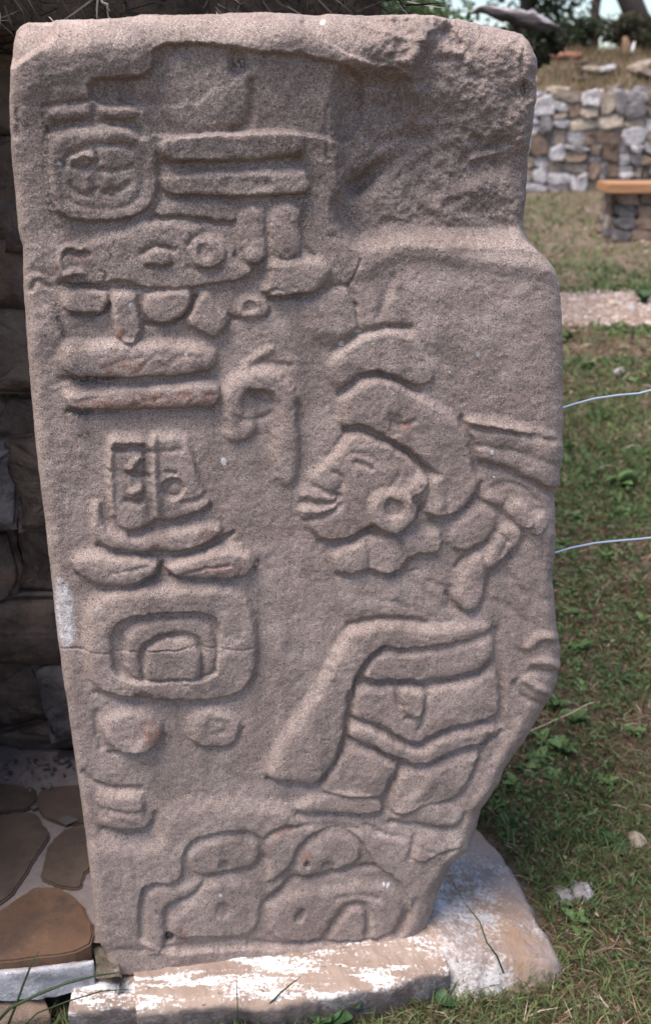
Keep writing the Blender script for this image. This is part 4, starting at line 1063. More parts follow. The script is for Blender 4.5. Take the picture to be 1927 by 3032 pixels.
def tint_mat(name, rough=0.7, trans=0.35):
    t = NT(name); at = t.new("ShaderNodeAttribute"); at.attribute_name = "tint"
    t.put(t.b.inputs["Base Color"], at.outputs["Color"]); t.b.inputs["Roughness"].default_value = rough
    if trans:
        tr = t.new("ShaderNodeBsdfTranslucent"); t.l.new(at.outputs["Color"], tr.inputs[0])
        mx = t.new("ShaderNodeMixShader"); mx.inputs[0].default_value = trans
        t.l.new(t.b.outputs[0], mx.inputs[1]); t.l.new(tr.outputs[0], mx.inputs[2])
        t.l.new(mx.outputs[0], t.n["Material Output"].inputs[0])
    return t.m
M_tint = tint_mat("blade_tint"); M_tint_op = tint_mat("straw_tint", 0.75, 0.0)
rs = np.random.RandomState(21)
n = 5200
xr = rs.uniform(RX0, RX1 + 0.05, n)
roots = np.stack([xr, EY + rs.uniform(-0.05, 0.30, n), EZ + rs.uniform(-0.012, 0.16, n)], 1)
dirs = np.stack([rs.normal(0.35, 0.35, n), rs.normal(-0.35, 0.4, n), rs.normal(-0.25, 0.25, n)], 1); dirs /= np.linalg.norm(dirs, axis=1)[:, None]
lens = rs.uniform(0.04, 0.14, n); lens *= np.where(roots[:, 2] + dirs[:, 2] * lens < 1.76, 0.5, 1)
tone = rs.uniform(0.012, 0.06, n) * np.where(rs.uniform(size=n) < 0.08, 6.0, 1)
cols = np.stack([tone, tone * 0.86, tone * 0.80], 1)
blades("straw", roots, dirs, lens, rs.uniform(0.002, 0.005, n), rs.normal(0, 0.15, (n, 3)), cols, M_tint_op, roof, roof.location)["kind"] = "stuff"

# ---- tube helper for logs, branches, wires
def tube(name, pts, radii, mat, sides=10, parent=None, rough=0.0, seed=1, cap=True):
    P = [Vector(p) for p in pts]; co = []; n = len(P)
    up = Vector((0.13, 0.21, 0.97))
    for i, p in enumerate(P):
        d = (P[min(i + 1, n - 1)] - P[max(i - 1, 0)]).normalized()
        a = d.cross(up); a = a.normalized() if a.length > 1e-4 else Vector((1, 0, 0)); b = d.cross(a).normalized()
        for k in range(sides):
            th = 2 * math.pi * k / sides
            r = radii[i] * (1 + rough * mnoise.noise(Vector((math.cos(th) * 1.7, math.sin(th) * 1.7, i * 0.55 + seed * 9.1))))
            co.append(p + a * math.cos(th) * r + b * math.sin(th) * r)
    i = np.arange(n * sides).reshape(n, sides)
    q = np.stack([i[:-1], np.roll(i[:-1], -1, 1), np.roll(i[1:], -1, 1), i[1:]], -1).reshape(-1, 4)
    t = None
    if cap:
        co += [P[0], P[-1]]; c0 = n * sides
        t = np.concatenate([np.stack([np.full(sides, c0), np.roll(i[0], -1), i[0]], -1), np.stack([np.full(sides, c0 + 1), i[-1], np.roll(i[-1], -1)], -1)])
    return obj(name, mesh_np(name, [tuple(c) for c in co], q, t, mat), parent)
def lerp_pts(a, b, n, wob=0.0, seed=0):
    a = Vector(a); b = Vector(b); out = []
    for k in range(n):
        s = k / (n - 1)
        out.append(a.lerp(b, s) + Vector((mnoise.noise(Vector((s * 4, seed, 1))), mnoise.noise(Vector((s * 4, seed, 5))), mnoise.noise(Vector((s * 4, seed, 9))))) * wob)
    return out

M_greywood = wood_mat("weathered_grey_wood", (0.12, 0.10, 0.10), (0.30, 0.28, 0.285), (6, 60, 60), 0.85)
M_bark = wood_mat("dark_bark", (0.045, 0.034, 0.030), (0.085, 0.066, 0.060), (30, 30, 5), 0.95)
M_redwood = wood_mat("reddish_pole_wood", (0.20, 0.085, 0.06), (0.30, 0.14, 0.10), (20, 20, 20), 0.8)
# grey twigs poking out of the thatch
twr = random.Random(4)
for k, (a, b, y_, w_, wd, ph) in enumerate((((930,-20), (1025,72), 2.05, .012, "thickest", 0), ((870,-10), (985,66), 2.0, .006, "slender", 0), ((1085,-15), (1132,60), 2.1, .006, "pale single", 0), ((300,-10), (340,62), 1.96, .0025, "hair-thin", 0), ((960,5),(1090,70),2.06,.007,"forked",0))):
    t0 = on_y(a[0], a[1], y_); t1 = on_y(b[0], b[1] + 12, y_ - 0.02)
    o = tube("twig", lerp_pts(t0, t1, 7, 0.012, k + 2), [w_ * q for q in (1, 1, .95, .9, .8, .7, .55)], M_greywood, 6)
    tag(o, ("%s bare grey twig leaning over the top edge of the carved slab" % wd), "twig", "twigs above the slab")

# ---- weathered log on the wall head behind
LGY = 6.0
top_px = [(1388,38),(1420,18),(1452,14),(1500,24),(1560,32),(1600,46),(1640,70),(1655,80)]
bot_px = [(1388,42),(1420,40),(1452,48),(1500,66),(1540,84),(1590,92),(1640,86),(1655,82)]
lp = []; lrads = []
for (a, b), (c, d) in zip(top_px, bot_px):
    p = on_y((a + c) / 2, (b + d) / 2, LGY); q = on_y(a, b, LGY)
    lp.append(p); lrads.append(max(abs(q.z - p.z), 0.006))
lp = chaik = [Vector(v_) for v_ in np.stack([np.interp(np.linspace(0, 7, 22), range(8), [p[k] for p in lp]) for k in range(3)], -1)]
lrads = list(np.interp(np.linspace(0, 7, 22), range(8), lrads))
M_log = None
def log_mat():
    t = NT("bark_log_pale_on_top"); v = t.coord()
    mp = t.new("ShaderNodeMapping"); t.l.new(v, mp.inputs[0]); mp.inputs["Scale"].default_value = (7, 30, 30)
    n_ = t.noise(mp.outputs[0], 1.0, 5, 0.7)
    c = t.mix(t.ramp(n_, [(0.3, 0.0), (0.7, 1.0)]), (0.05, 0.04, 0.042), (0.11, 0.09, 0.092))
    g = t.new("ShaderNodeNewGeometry"); sx = t.new("ShaderNodeSeparateXYZ"); t.l.new(g.outputs["Normal"], sx.inputs[0])
    c = t.mix(t.math('MULTIPLY', t.ramp(sx.outputs[2], [(0.35, 0.0), (0.7, 1.0)]), t.ramp(n_, [(0.42, 0.2), (0.58, 1.0)])), c, (0.46, 0.43, 0.46))  # paler colour where the surface faces up
    return t.done(c, 0.9, t.bump(n_, 0.9, 0.02))
log = tube("leaning_log", lp, lrads, log_mat(), 14, rough=0.75, seed=3)
tag(log, "weathered log with pale top and dark underside above the slab's right corner", "log")
# the forked prop that carries it, hidden behind the slab
prop = tube("log_prop", lerp_pts((lp[11].x, LGY + .05, float(ground_z(lp[11].x, LGY)) - 0.05), (lp[11].x, LGY + .02, lp[11].z - 0.01), 8, 0.02, 6), [0.02] * 8, M_bark, 8, log)

# ---- reddish pole lying on the terrace
pa = on_y(1604, 146, 13.3); pb = on_y(1722, 134, 13.3)
pa.z = float(terrace_z(pa.x, pa.y)) + 0.04; pb.z = float(terrace_z(pb.x, pb.y)) + 0.05
o = tube("wooden_pole", lerp_pts(pa, pb, 8, 0.02, 3), [0.045] * 8, M_redwood, 10, rough=0.2)
tag(o, "reddish wooden pole lying on the dry grass above the far wall", "pole")
pa = on_y(1868, 198, 12.95); pb = on_y(1916, 186, 13.0)
pa.z = float(terrace_z(pa.x, pa.y)) + 0.03; pb.z = float(terrace_z(pb.x, pb.y)) + 0.06
o = tube("wooden_plank_end", lerp_pts(pa, pb, 5, 0.005, 4), [0.026] * 5, wood_mat("pale_cut_wood", (0.42, 0.33, 0.26), (0.55, 0.45, 0.37), (20, 20, 20), 0.8), 6)
tag(o, "short pale stick lying on the grass at the far right above the wall", "stick")

# ================================================================== trees beyond the wall
def leaves(name, centers, sizes, cols, mat, parent, off, seed):
    rs = np.random.RandomState(seed); n = len(centers)
    a = rs.normal(size=(n, 3)); a /= np.linalg.norm(a, axis=1)[:, None]
    b = np.cross(a, rs.normal(size=(n, 3))); b /= np.linalg.norm(b, axis=1)[:, None]
    s = np.asarray(sizes)[:, None]; c = np.asarray(centers) - np.array(off)
    bow = np.cross(a, b) * s * 0.18
    co = np.stack([c - a * s, c - b * s * 0.42 + bow, c + a * s, c + b * s * 0.42 + bow], 1).reshape(-1, 3)
    i = np.arange(n)[:, None] * 4
    me = mesh_np(name, co, None, np.concatenate([i + np.array([[0, 1, 2]]), i + np.array([[0, 2, 3]])]), mat)
    set_col(me, "tint", np.repeat(np.concatenate([np.asarray(cols), np.ones((n, 1))], 1), 4, 0))
    return obj(name, me, parent)
M_leaf = tint_mat("tree_leaf_tint", 0.6, 0.4)
def tree(name, label, base, height, spread, nclump, nleaf, seed, lean=(0, 0), r0=0.12, col=(0.05, 0.075, 0.025), low=0.3, leaf=0.055, clumpr=0.5, cat="tree"):
    rr_ = random.Random(seed); rs = np.random.RandomState(seed)
    t = empty(name, base, label, cat, "trees beyond the far wall")
    topv = Vector((lean[0], lean[1], height * 0.92))
    tr = [topv * (k / 9) + Vector((mnoise.noise(Vector((k * .5, seed, 0))), mnoise.noise(Vector((k * .5, seed, 4))), 0)) * 0.12 * (k > 0) for k in range(10)]
    tr[0].z -= 0.2
    tube("trunk", tr, [r0 * (1 - 0.085 * k) for k in range(10)], M_bark, 9, t, 0.2, seed)
    cl = []
    for k in range(nclump):
        s = low + (1 - low) * rr_.random(); az = rr_.uniform(0, 2 * math.pi); rad = spread * (0.35 + 0.65 * rr_.random()) * (1.05 - 0.5 * abs(s - 0.55))
        st = topv * (s * 0.86); e = st + Vector((math.cos(az) * rad, math.sin(az) * rad, rr_.uniform(-0.05, 0.35) * rad + 0.1))
        if k < 16:
            tube("limb", [st, st.lerp(e, .4) + Vector((0, 0, .06 * rad)), st.lerp(e, .75), e], [r0 * .33, r0 * .22, r0 * .13, r0 * .05], M_bark, 5, t, 0.1, seed + k)
        cl.append(e)
    cl = np.array([tuple(c) for c in cl])
    which = rs.randint(0, len(cl), nleaf)
    d = rs.normal(size=(nleaf, 3)); d /= np.linalg.norm(d, axis=1)[:, None]
    cr = rs.uniform(0.55, 1.25, len(cl)) * clumpr
    pos = cl[which] + d * (cr[which] * rs.uniform(0.15, 1, nleaf) ** 0.6)[:, None] * np.array([1, 1, 0.7])
    var = rs.uniform(0.6, 1.45, (nleaf, 1)) * rs.uniform(0.75, 1.25, (len(cl), 1))[which]
    cols = np.array(col)[None] * var * np.array([1, 1, 1]) + rs.uniform(0, 0.012, (nleaf, 3))
    leaves("crown", pos, rs.uniform(0.6, 1.3, nleaf) * leaf, cols, M_leaf, t, (0, 0, 0), seed + 1)
    return t
def at_t(px, y): 
    p = on_y(px, 150, y); return (p.x, y, float(terrace_z(p.x, y)))
tree("broadleaf_tree", "dense dark tree behind the leaning log, its crown filling the top edge", at_t(1560, 16.0), 6.2, 1.1, 60, 5500, 41, (0.2, 0.3), 0.15, (0.050, 0.062, 0.030), 0.07, 0.075, 0.42)
tree("broadleaf_tree", "thin tree left of the log with white sky showing between its leaves", at_t(1230, 18.0), 6.5, 1.9, 50, 2000, 43, (0.4, 0.0), 0.07, (0.055, 0.066, 0.032), 0.03, 0.070, 0.55)
tree("broadleaf_tree", "tall tree with thick grey trunk leaning left at the top right corner", at_t(1962, 14.5), 6.5, 2.2, 30, 3200, 45, (-4.1, 0.4), 0.17, (0.055, 0.066, 0.030), 0.50, 0.070, 0.50)
tree("shrub", "round dark green shrub above the far wall, left of the bright sky gap", at_t(1700, 14.6), 0.36, 0.26, 26, 2000, 47, (0.0, 0.0), 0.03, (0.046, 0.062, 0.030), 0.0, 0.045, 0.16, "shrub")
tree("shrub", "broad olive brown shrub below the leaning tree at the right edge", at_t(1880, 14.2), 0.36, 0.50, 34, 2600, 49, (0.1, 0.0), 0.03, (0.070, 0.068, 0.038), 0.0, 0.040, 0.15, "shrub")
tree("broadleaf_tree", "small dark tree crown under the log, behind the slab's upper right corner", (on_y(1540, 100, 6.7).x, 6.7, float(ground_z(1.0, 6.7))), 1.92, 0.27, 26, 4200, 51, (0.0, 0.0), 0.035, (0.030, 0.036, 0.020), 0.90, 0.026, 0.11)
tree("broadleaf_tree", "far tree fringe along the top edge right of the log", at_t(1760, 21.0), 7.5, 1.5, 40, 2000, 53, (0.0, 0.0), 0.10, (0.055, 0.066, 0.032), 0.16, 0.08, 0.42)
tree("shrub", "leafy green bush showing between straw and sky at the top edge", (0.42, 6.4, float(ground_z(0.42, 6.4))), 2.1, 0.34, 26, 4200, 57, (0.0, 0.0), 0.03, (0.060, 0.095, 0.034), 0.25, 0.045, 0.26, "shrub")

# ---- pale broken stump on the terrace
sp = on_y(1850, 186, 13.6)
stp = empty("tree_stump", (sp.x, sp.y, float(terrace_z(sp.x, sp.y))), "broken brown stump with a pale split face below the leaning tree", "stump")
tube("trunk", [Vector((0, 0, -0.1)), Vector((0, 0, .05)), Vector((-.02, 0, .14)), Vector((-.04, 0, .22))], [.08, .07, .055, .025], wood_mat("brown_rotten_wood", (0.16, 0.09, 0.06), (0.24, 0.15, 0.10), (20, 20, 6), 0.9), 9, stp, 0.5, 3)
tube("split_wood", [Vector((.05, -.06, .0)), Vector((.06, -.05, .08)), Vector((.075, -.04, .16))], [.022, .024, .010], wood_mat("pale_split_wood", (0.55, 0.50, 0.50), (0.70, 0.66, 0.66), (20, 20, 6), 0.9), 6, stp, 0.4, 5)

# ================================================================== grass, straw, weeds
rs = np.random.RandomState(77)
def path_mask(x, y):
    mid = 6.75 - 0.13 * (x - 1.6)
    return np.abs(y - mid) < 0.40
def in_poly(x, y, p):
    ins = np.zeros(x.shape, bool)
    for (ax, ay), (bx, by) in zip(p, p[1:] + p[:1]):
        if ay != by: ins ^= ((ay > y) != (by > y)) & (x < (bx - ax) * (y - ay) / (by - ay) + ax)
    return ins
KEEP = [(-3.2, 3.4), (-3.2, 1.44)] + [tuple(on_z(a, b, -0.08)[:2]) for a, b in ((-420,3010),(60,3000),(200,3005),(420,2985),(800,2968),(1100,2935),(1330,2905),(1450,2895),(1560,2872),(1640,2830),(1625,2760),(1580,2660),(1530,2575),(1462,2490))] + [(0.30, 2.05), (0.20, 3.4)]
def scatter(n, ymin, ymax, power=1.0):
    """points over the ground the lawn covers, denser towards the viewer"""
    out = []
    while sum(len(o_) for o_ in out) < n:
        m = n * 3
        yy = ymin * (ymax / ymin) ** rs.uniform(0, 1, m)
        xx = rs.uniform(-0.55, 0.60, m) * yy * 1.06
        # not on the paving, the footing, the slab or the mortar patch
        k = ~in_poly(xx, yy, KEEP)
        k &= ~path_mask(xx, yy)
        out.append(np.stack([xx[k], yy[k]], 1))
    return np.concatenate(out)[:n]
def blade_set(name, n, ymin, ymax, lmin, lmax, wid, colf, flat, label_kind, dens=None):
    p = scatter(n, ymin, ymax)
    if dens is not None: p = p[rs.uniform(size=len(p)) < dens(p[:, 0], p[:, 1])]
    n = len(p)
    z = ground_z(p[:, 0], p[:, 1]) - 0.002
    az = rs.uniform(0, 2 * math.pi, n); up = rs.uniform(flat[0], flat[1], n)
    dirs = np.stack([np.cos(az) * (1 - up), np.sin(az) * (1 - up), up + 0.05], 1); dirs /= np.linalg.norm(dirs, axis=1)[:, None]
    bends = np.stack([np.cos(az) * rs.uniform(0, .5, n), np.sin(az) * rs.uniform(0, .5, n), -rs.uniform(0, .35, n)], 1)
    L = rs.uniform(lmin, lmax, n) * (1 + 0.06 * np.clip(p[:, 1] - 2, 0, 8)); W = wid * rs.uniform(0.6, 1.4, n) * np.clip(p[:, 1] / 2.2, 1, 4)
    o = blades(name, np.stack([p[:, 0], p[:, 1], z], 1), dirs, L, W, bends, colf(p, n), M_tint)
    o["kind"] = "stuff"
    return o
def green(p, n):
    m = rs.uniform(0.55, 1.5, (n, 1)); b = (fbm(p[:, 0], p[:, 1], 1.6, 90, 3)[:, None] + 1) / 2
    c = np.array([[0.090, 0.150, 0.050]]) * (1 - b) + np.array([[0.135, 0.148, 0.066]]) * b
    return c * m
def dry(p, n):
    m = rs.uniform(0.45, 1.5, (n, 1))
    k = rs.uniform(size=(n, 1))
    return np.where(k < 0.6, np.array([[0.15, 0.092, 0.060]]), np.where(k < 0.88, np.array([[0.27, 0.185, 0.125]]), np.array([[0.44, 0.34, 0.28]]))) * m
gd = lambda x, y: np.clip(0.60 + 1.1 * fbm(x, y, 1.3, 88, 3), 0.15, 1) * np.where(y > 7.3, 0.22, 1)
dd = lambda x, y: np.clip(0.78 - 0.8 * fbm(x, y, 1.3, 88, 3), 0.3, 1) * np.where(y > 7.3, 0.4, 1)
blade_set("green_grass", 150000, 1.15, 11.7, 0.025, 0.080, 0.0034, green, (0.25, 0.9), None, gd)
blade_set("dry_grass", 160000, 1.15, 11.7, 0.025, 0.085, 0.0023, dry, (0.03, 0.55), None, dd)
bpy.data.objects["green_grass"]["label"] = "short green grass of the patchy lawn"
bpy.data.objects["dry_grass"]["label"] = "dry brown grass litter between the green blades"
# small clover-like leaves in patches
nc = 60000
p = scatter(nc, 1.3, 8.0); dn = fbm(p[:, 0], p[:, 1], 2.4, 93, 3); p = p[((dn > 0.05) | ((p[:, 0] < 0.36 * p[:, 1] - 0.02) & (p[:, 1] > 1.75) & (p[:, 1] < 4.5))) & (rs.uniform(size=len(dn)) < np.where(p[:, 1] < 2.0, 0.25, 1.0))]
z = ground_z(p[:, 0], p[:, 1]) + rs.uniform(0.004, 0.035, len(p))
cv = rs.uniform(0.6, 1.5, (len(p), 1)) * np.array([[0.085, 0.135, 0.052]])
o = leaves("ground_cover_leaves", np.stack([p[:, 0], p[:, 1], z], 1), rs.uniform(0.006, 0.014, len(p)) * np.clip(p[:, 1] / 2.6, 1, 2.2), cv, M_tint, None, (0, 0, 0), 9)
o["kind"] = "stuff"; o["label"] = "small green weed leaves growing in patches through the lawn"
# dry grass on the terrace
nt = 9000
tx_ = rs.uniform(1.6, 5.2, nt); ty_ = rs.uniform(WALL_Y + 0.1, 14.6, nt)
tz_ = terrace_z(tx_, ty_)
az = rs.uniform(0, 6.28, nt); dirs = np.stack([np.cos(az) * .5, np.sin(az) * .5, np.ones(nt)], 1); dirs /= np.linalg.norm(dirs, axis=1)[:, None]
kk = rs.uniform(size=(nt, 1)); tc = np.where(kk < 0.55, np.array([[0.20, 0.135, 0.075]]), np.where(kk < 0.8, np.array([[0.30, 0.22, 0.14]]), np.array([[0.075, 0.085, 0.03]]))) * rs.uniform(.5, 1.4, (nt, 1))
o = blades("terrace_grass", np.stack([tx_, ty_, tz_], 1), dirs, rs.uniform(.05, .16, nt), np.full(nt, 0.009), rs.normal(0, .25, (nt, 3)), tc, M_tint); o["kind"] = "stuff"; o["label"] = "dry yellow grass on top of the far wall"
# gravel on the path
ng = 2600
gx = rs.uniform(0.6, 4.2, ng); gy = 6.75 - 0.13 * (gx - 1.6) + rs.uniform(-.46, .46, ng); gz = ground_z(gx, gy) + 0.012
sz = rs.uniform(0.005, 0.016, ng)
octa = np.array([[1, 0, 0], [-1, 0, 0], [0, 1, 0], [0, -1, 0], [0, 0, .7], [0, 0, -.7]], float); of = np.array([[0, 2, 4], [2, 1, 4], [1, 3, 4], [3, 0, 4], [2, 0, 5], [1, 2, 5], [3, 1, 5], [0, 3, 5]])
rot = rs.uniform(0, 6.28, ng)
oc2 = octa[None] * sz[:, None, None] * rs.uniform(.6, 1.3, (ng, 6, 1))
oc2 = np.stack([oc2[..., 0] * np.cos(rot)[:, None] - oc2[..., 1] * np.sin(rot)[:, None], oc2[..., 0] * np.sin(rot)[:, None] + oc2[..., 1] * np.cos(rot)[:, None], oc2[..., 2]], -1) + np.stack([gx, gy, gz], 1)[:, None]
me = mesh_np("gravel", oc2.reshape(-1, 3), None, (np.arange(ng)[:, None, None] * 6 + of[None]).reshape(-1, 3), M_tint_op, False)
gt = rs.uniform(.2, .6, (ng, 1)) * np.array([[1, .88, .82]]); set_col(me, "tint", np.repeat(np.concatenate([gt, np.ones((ng, 1))], 1), 6, 0))
o = obj("gravel", me); o["kind"] = "stuff"; o["label"] = "loose pale pebbles on the gravel path"

# crumbs of fallen mortar along the foot of the shaded wall
ng = 220
gx = -0.38 - np.abs(rs.normal(0, 0.5, ng)); gy = WY0 - 0.10 - np.abs(rs.normal(0, 0.09, ng)); gz = np.full(ng, FZ + 0.004)
sz = rs.uniform(0.003, 0.010, ng) * np.where(rs.uniform(size=ng) < 0.08, 2.6, 1)
oc2 = octa[None] * sz[:, None, None] * rs.uniform(.6, 1.3, (ng, 6, 1)) + np.stack([gx, gy, gz], 1)[:, None]
me = mesh_np("crumbs", oc2.reshape(-1, 3), None, (np.arange(ng)[:, None, None] * 6 + of[None]).reshape(-1, 3), M_tint_op, False)
gt = rs.uniform(.03, .16, (ng, 1)) * np.array([[1, .85, .78]]); set_col(me, "tint", np.repeat(np.concatenate([gt, np.ones((ng, 1))], 1), 6, 0))
o = obj("mortar_crumbs", me); o["kind"] = "stuff"; o["label"] = "crumbled mortar and grit along the foot of the shaded wall"
# dead leaves and twigs in the lawn
p = scatter(2600, 1.25, 9.0); z = ground_z(p[:, 0], p[:, 1]) + rs.uniform(0.006, 0.03, len(p))
cv = rs.uniform(0.5, 1.4, (len(p), 1)) * np.where(rs.uniform(size=(len(p), 1)) < 0.5, np.array([[0.20, 0.115, 0.07]]), np.array([[0.34, 0.25, 0.19]]))
o = leaves("dead_leaves", np.stack([p[:, 0], p[:, 1], z], 1), rs.uniform(0.004, 0.011, len(p)) * np.clip(p[:, 1] / 2.6, 1, 2.2), cv, M_tint, None, (0, 0, 0), 12)
o["kind"] = "stuff"; o["label"] = "small dead brown leaves scattered in the lawn"

# ---- single weeds, every leaf a part
def leaf_mesh(name, mat, wd=0.42, curl=0.25, seg=5):
    co = []; q = []
    for i in range(seg + 1):
        s = i / seg; w_ = wd * math.sin(math.pi * min(1, s * 0.93 + 0.04)) ** 0.8 * 0.5
        zc = curl * (s - s * s * 1.5)
        co += [(s, -w_, zc + w_ * 0.35), (s, 0, zc), (s, w_, zc + w_ * 0.35)]
    for i in range(seg):
        a = i * 3; q += [(a, a + 3, a + 4, a + 1), (a + 1, a + 4, a + 5, a + 2)]
    return mesh_np(name, co, np.array(q), None, mat)
def leaf_mat(name, c):
    t = NT(name); v = t.coord(); oi = t.new("ShaderNodeObjectInfo").outputs["Random"]
    cc = t.mix(t.ramp(t.noise(v, 6, 3), [(0.35, 0.0), (0.65, 1.0)]), tuple(k * 0.75 for k in c), tuple(k * 1.25 for k in c))
    cc = t.mix(1.0, cc, t.ramp(oi, [(0.0, 0.7), (1.0, 1.35)]), 'MULTIPLY')
    t.put(t.b.inputs["Base Color"], cc); t.b.inputs["Roughness"].default_value = 0.5
    tr = t.new("ShaderNodeBsdfTranslucent"); t.l.new(cc, tr.inputs[0]); mx = t.new("ShaderNodeMixShader"); mx.inputs[0].default_value = 0.3
    t.l.new(t.b.outputs[0], mx.inputs[1]); t.l.new(tr.outputs[0], mx.inputs[2]); t.l.new(mx.outputs[0], t.n["Material Output"].inputs[0])
    return t.m
M_w1 = leaf_mat("weed_leaf_green", (0.092, 0.150, 0.052)); M_w2 = leaf_mat("weed_leaf_dark", (0.045, 0.090, 0.036)); M_w3 = leaf_mat("weed_leaf_pale", (0.11, 0.16, 0.07))
LM = {"oval": leaf_mesh("leaf", M_w1, 0.55), "dark": leaf_mesh("leaf", M_w2, 0.78, 0.2), "pale": leaf_mesh("leaf", M_w3, 0.5), "blade": leaf_mesh("leaf", M_w2, 0.07, 0.5)}
wrr = random.Random(31)
def weed(px, py, kind, nleaf, L, label, up=0.45, stem=True, lift=0.0, name="weed"):
    g0 = hit_ground(px, py)
    t = empty(name, g0, label, "weed", "weeds in the lawn")
    if stem: tube("stem", [Vector((0, 0, -.005)), Vector((.003, 0, L * .3)), Vector((.004, .002, L * .55))], [.0016, .0013, .0009], M_w2, 5, t)
    for k in range(nleaf):
        o = obj("leaf", LM[kind], t); s = L * wrr.uniform(0.65, 1.15)
        o.scale = (s, s, s); az = k * 2.4 + wrr.uniform(-.4, .4)
        o.rotation_euler = (wrr.uniform(-.3, .3), -wrr.uniform(up - 0.35, up + 0.3), az)
        o.location = (0, 0, lift + L * wrr.uniform(0.0, 0.5) * (1 if stem else 0.1))
    return t
for (px_, py_, kd, nl, L_, lb) in ((1645,2095,"oval",10,.050,"lush weed growing out beside the bulge of the slab's right edge"),(1660,2235,"oval",10,.048,"lush oval-leaved weed crossed by the dry straw stalk"),(1590,2260,"oval",9,.046,"weed with bright leaves under the lower end of the dry straw stalk"),(1640,2320,"oval",8,.042,"loose leafy weed in the lawn right of the slab's slanting edge"),(1480,2400,"oval",7,.036,"leafy weed squeezed between slab edge and top of the mortar patch"),(1720,1930,"oval",9,.042,"green weed with an orange flower spot beside the slab's right bulge"),(1690,1830,"oval",9,.040,"weed against the slab edge midway between lower wire and bulge"),(1660,1620,"oval",8,.040,"weed peeping out from behind the slab just under the lower wire"),(1700,1540,"pale",9,.042,"pale weed patch above the lower wire beside the slab"),(1790,1660,"oval",9,.040,"leafy weed below the middle of the lower wire"),(1900,1850,"oval",8,.036,"leafy weed at the right edge above the coarse grass tuft"),(1740,1090,"oval",9,.060,"bright weed patch between the gravel path and the upper wire"),(1680,1330,"oval",8,.046,"weed half hidden behind the slab between the two wires"),(1870,2180,"oval",8,.038,"small weed in the open lawn right of the pinkish stone"),(1790,2330,"oval",7,.036,"small weed in the open lawn above the star-shaped one"),(1840,1520,"pale",8,.036,"pale weed just above the lower wire at the right")):
    weed(px_, py_, kd, nl, L_, lb, wrr.uniform(.35, .6))
weed(1700, 2150, "oval", 9, 0.045, "upright leafy weed touching the slab's right edge beside a pink stone", 0.6)
weed(1600, 2210, "oval", 8, 0.040, "small oval-leaved weed right below the dry straw stalk by the slab", 0.5)
weed(1560, 2290, "oval", 8, 0.038, "low leafy weed tucked against the slab's slanting lower right edge", 0.4)
weed(1520, 2340, "oval", 7, 0.036, "little dark weed under the slab's slanting edge above the mortar patch", 0.35)
weed(1695, 1975, "pale", 9, 0.034, "pale round-leaved trailing weed beside the slab's bulging right edge", 0.3)
weed(1720, 2040, "oval", 9, 0.034, "spreading weed below the pale round-leaved one by the slab edge", 0.35)
weed(1690, 1760, "oval", 8, 0.034, "leafy green weed at the slab edge just below the lower wire", 0.4)
weed(1720, 1700, "pale", 8, 0.030, "pale speckled weed under the lower wire near the slab", 0.4)
weed(1830, 1440, "oval", 6, 0.085, "largest bright green broad-leaved weed, alone in the grass between the two wires", 0.35)
weed(1680, 1010, "oval", 10, 0.07, "bright leafy weed clump just below the gravel path at the slab edge", 0.55)
weed(1900, 900, "dark", 10, 0.09, "dark green tuft on the far side of the gravel path at the right", 0.6)
weed(1810, 2500, "dark", 6, 0.046, "star-shaped dark green weed left of a round pale stone in the lower lawn", 0.2)
weed(1700, 2745, "oval", 6, 0.040, "yellow-green weed right of the stained mortar patch", 0.4)
weed(1500, 2450, "dark", 5, 0.036, "three-leaved dark weed at the top of the stained mortar patch", 0.4)
weed(1830, 2020, "blade", 14, 0.10, "coarse grass tuft with radiating dark blades in the middle of the lawn", 0.4, False, name="grass_tuft")
weed(1040, 3020, "dark", 4, 0.062, "large round dark leaves in front of the footing slab at the bottom edge", 0.75)
weed(960, 3060, "dark", 4, 0.060, "dark leaves half cut off by the bottom edge under the footing slab", 0.9)
weed(1300, 2985, "dark", 4, 0.034, "small rounded leaves growing under the right end of the footing slab", 0.6)
weed(440, 3070, "dark", 4, 0.055, "dark green leaves below the short step stone at the bottom edge", 0.8)
weed(840, 3050, "dark", 4, 0.034, "small leaves between the two larger plants under the footing slab", 0.7)

# ---- stones lying in the lawn
def lawn_stone(px, py, s, mat, label, seed):
    g0 = hit_ground(px, py)
    o = obj("stone", rock_mesh("stone", seed, mat, 2, 0.3, 0.3)); s *= 1.35; o.location = g0 + Vector((0, 0, s * 0.16)); o.scale = (s, s * 0.9, s * 0.75); o.rotation_euler = (0, 0, seed)
    return tag(o, label, "stone", "stones lying in the lawn")
lawn_stone(1683, 2130, 0.042, M_tan, "pinkish stone beside the leafy weed at the slab's right edge", 3)
lawn_stone(1885, 2500, 0.040, M_tan, "round pale pitted stone beside the star-shaped weed", 8)
lawn_stone(1665, 2668, 0.042, M_dgrey, "pale grey stone half sunk in grass right of the mortar patch", 11)
lawn_stone(1718, 2655, 0.045, M_dgrey, "angular grey stone just right of the half sunk pale one", 14)
lawn_stone(1830, 1110, 0.05, M_lime, "small whitish stone in the grass just above the upper wire", 17)
lawn_stone(1868, 920, 0.05, M_lime, "white pebble on the gravel path near the right edge", 19)
lawn_stone(1810, 905, 0.05, M_tan, "buff pebble on the gravel path next to the white one", 23)

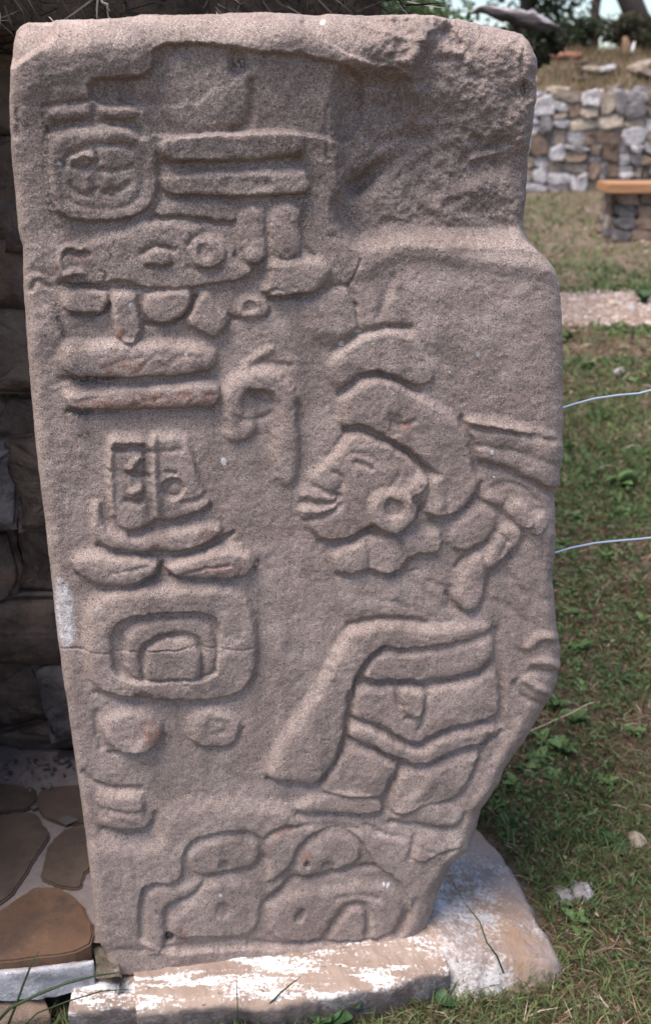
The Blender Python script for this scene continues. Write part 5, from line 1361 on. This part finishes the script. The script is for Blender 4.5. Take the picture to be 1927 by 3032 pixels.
# ---- dry stalk and long grass blades
a_ = hit_ground(1755, 2108); b_ = hit_ground(1548, 2200)
o = tube("straw_stalk", lerp_pts(a_ + Vector((0, 0, .035)), b_ + Vector((0, 0, .03)), 9, .003, 4), [.0013] * 9, wood_mat("dry_straw", (0.45, 0.35, 0.24), (0.55, 0.45, 0.32), (40, 40, 40), 0.7), 5)
tag(o, "single long pale straw stalk pointing at the slab's slanting right edge", "straw")
M_gb = leaf_mat("long_grass_blade", (0.050, 0.075, 0.035))
def long_blade(pts, w, label):
    t_ = tube("long_grass", pts, [w, w, w * .95, w * .85, w * .6, w * .15][:len(pts)], M_gb, 5)
    t_.data.transform(Matrix.Identity(4)); tag(t_, label, "grass blade", "long grass blades over the footing")
z_ = -0.02
long_blade([on_z(-40, 3060, -0.05), on_z(30, 2985, 0.02), on_z(110, 2945, 0.06), on_z(200, 2910, 0.075), on_z(290, 2888, 0.075), on_z(355, 2880, 0.06)], .0034, "long dark blade arching from the lower left corner to the step stone")
long_blade([on_z(15, 3060, -0.04), on_z(45, 2985, 0.02), on_z(68, 2920, 0.06), on_z(88, 2870, 0.09), on_z(105, 2835, 0.11), on_z(118, 2815, 0.115)], .0026, "upright dark blade crossing the lime-whitened edge at the lower left")
long_blade([on_z(40, 3070, -0.05), on_z(110, 3000, 0.0), on_z(200, 2965, 0.03), on_z(300, 2935, 0.03), on_z(360, 2930, 0.025), on_z(410, 2932, 0.02)], .0016, "thin blade bending over the short step stone")
long_blade([on_z(705, 3060, -0.08), on_z(704, 3010, -0.03), on_z(703, 2970, 0.0), on_z(702, 2940, 0.02), on_z(701, 2905, 0.04), on_z(700, 2893, 0.045)], .0012, "short upright stalk in front of the middle of the footing slab")
long_blade([on_z(770, 3000, -0.05), on_z(800, 2970, -0.02), on_z(830, 2940, 0.0), on_z(860, 2915, 0.02), on_z(880, 2900, 0.03), on_z(890, 2892, 0.03)], .0020, "slanting green blade over the middle of the footing slab")
long_blade([on_z(1490, 2880, -0.03), on_z(1470, 2830, 0.02), on_z(1440, 2790, 0.05), on_z(1420, 2730, 0.06), on_z(1380, 2680, 0.08), on_z(1325, 2590, 0.10)], .0020, "tall thin grass stalk rising in front of the stained mortar patch")

# ---- two stay wires
M_wire = NT("galvanised_wire"); M_wire.b.inputs["Metallic"].default_value = 0.3
M_wire = M_wire.done((0.42, 0.46, 0.58), 0.45)
for pts, lab in (([(1600,1222),(1660,1209),(1700,1196),(1760,1180),(1830,1170),(1890,1165),(1927,1155),(2100,1120),(2400,1085)], "upper grey stay wire running from behind the slab to the right"),
                 ([(1590,1652),(1640,1637),(1690,1622),(1760,1608),(1830,1601),(1890,1596),(1927,1592),(2100,1570),(2400,1545)], "lower grey stay wire running from behind the slab to the right")):
    w_ = [on_y(a, b, 1.80 + (a - 1600) * 0.00032) for a, b in pts]
    w_ = [Vector(q) for q in chaikin3(w_)] if False else w_
    o = tube("stay_wire", w_, [0.0022] * len(w_), M_wire, 6)
    tag(o, lab, "wire", "stay wires")
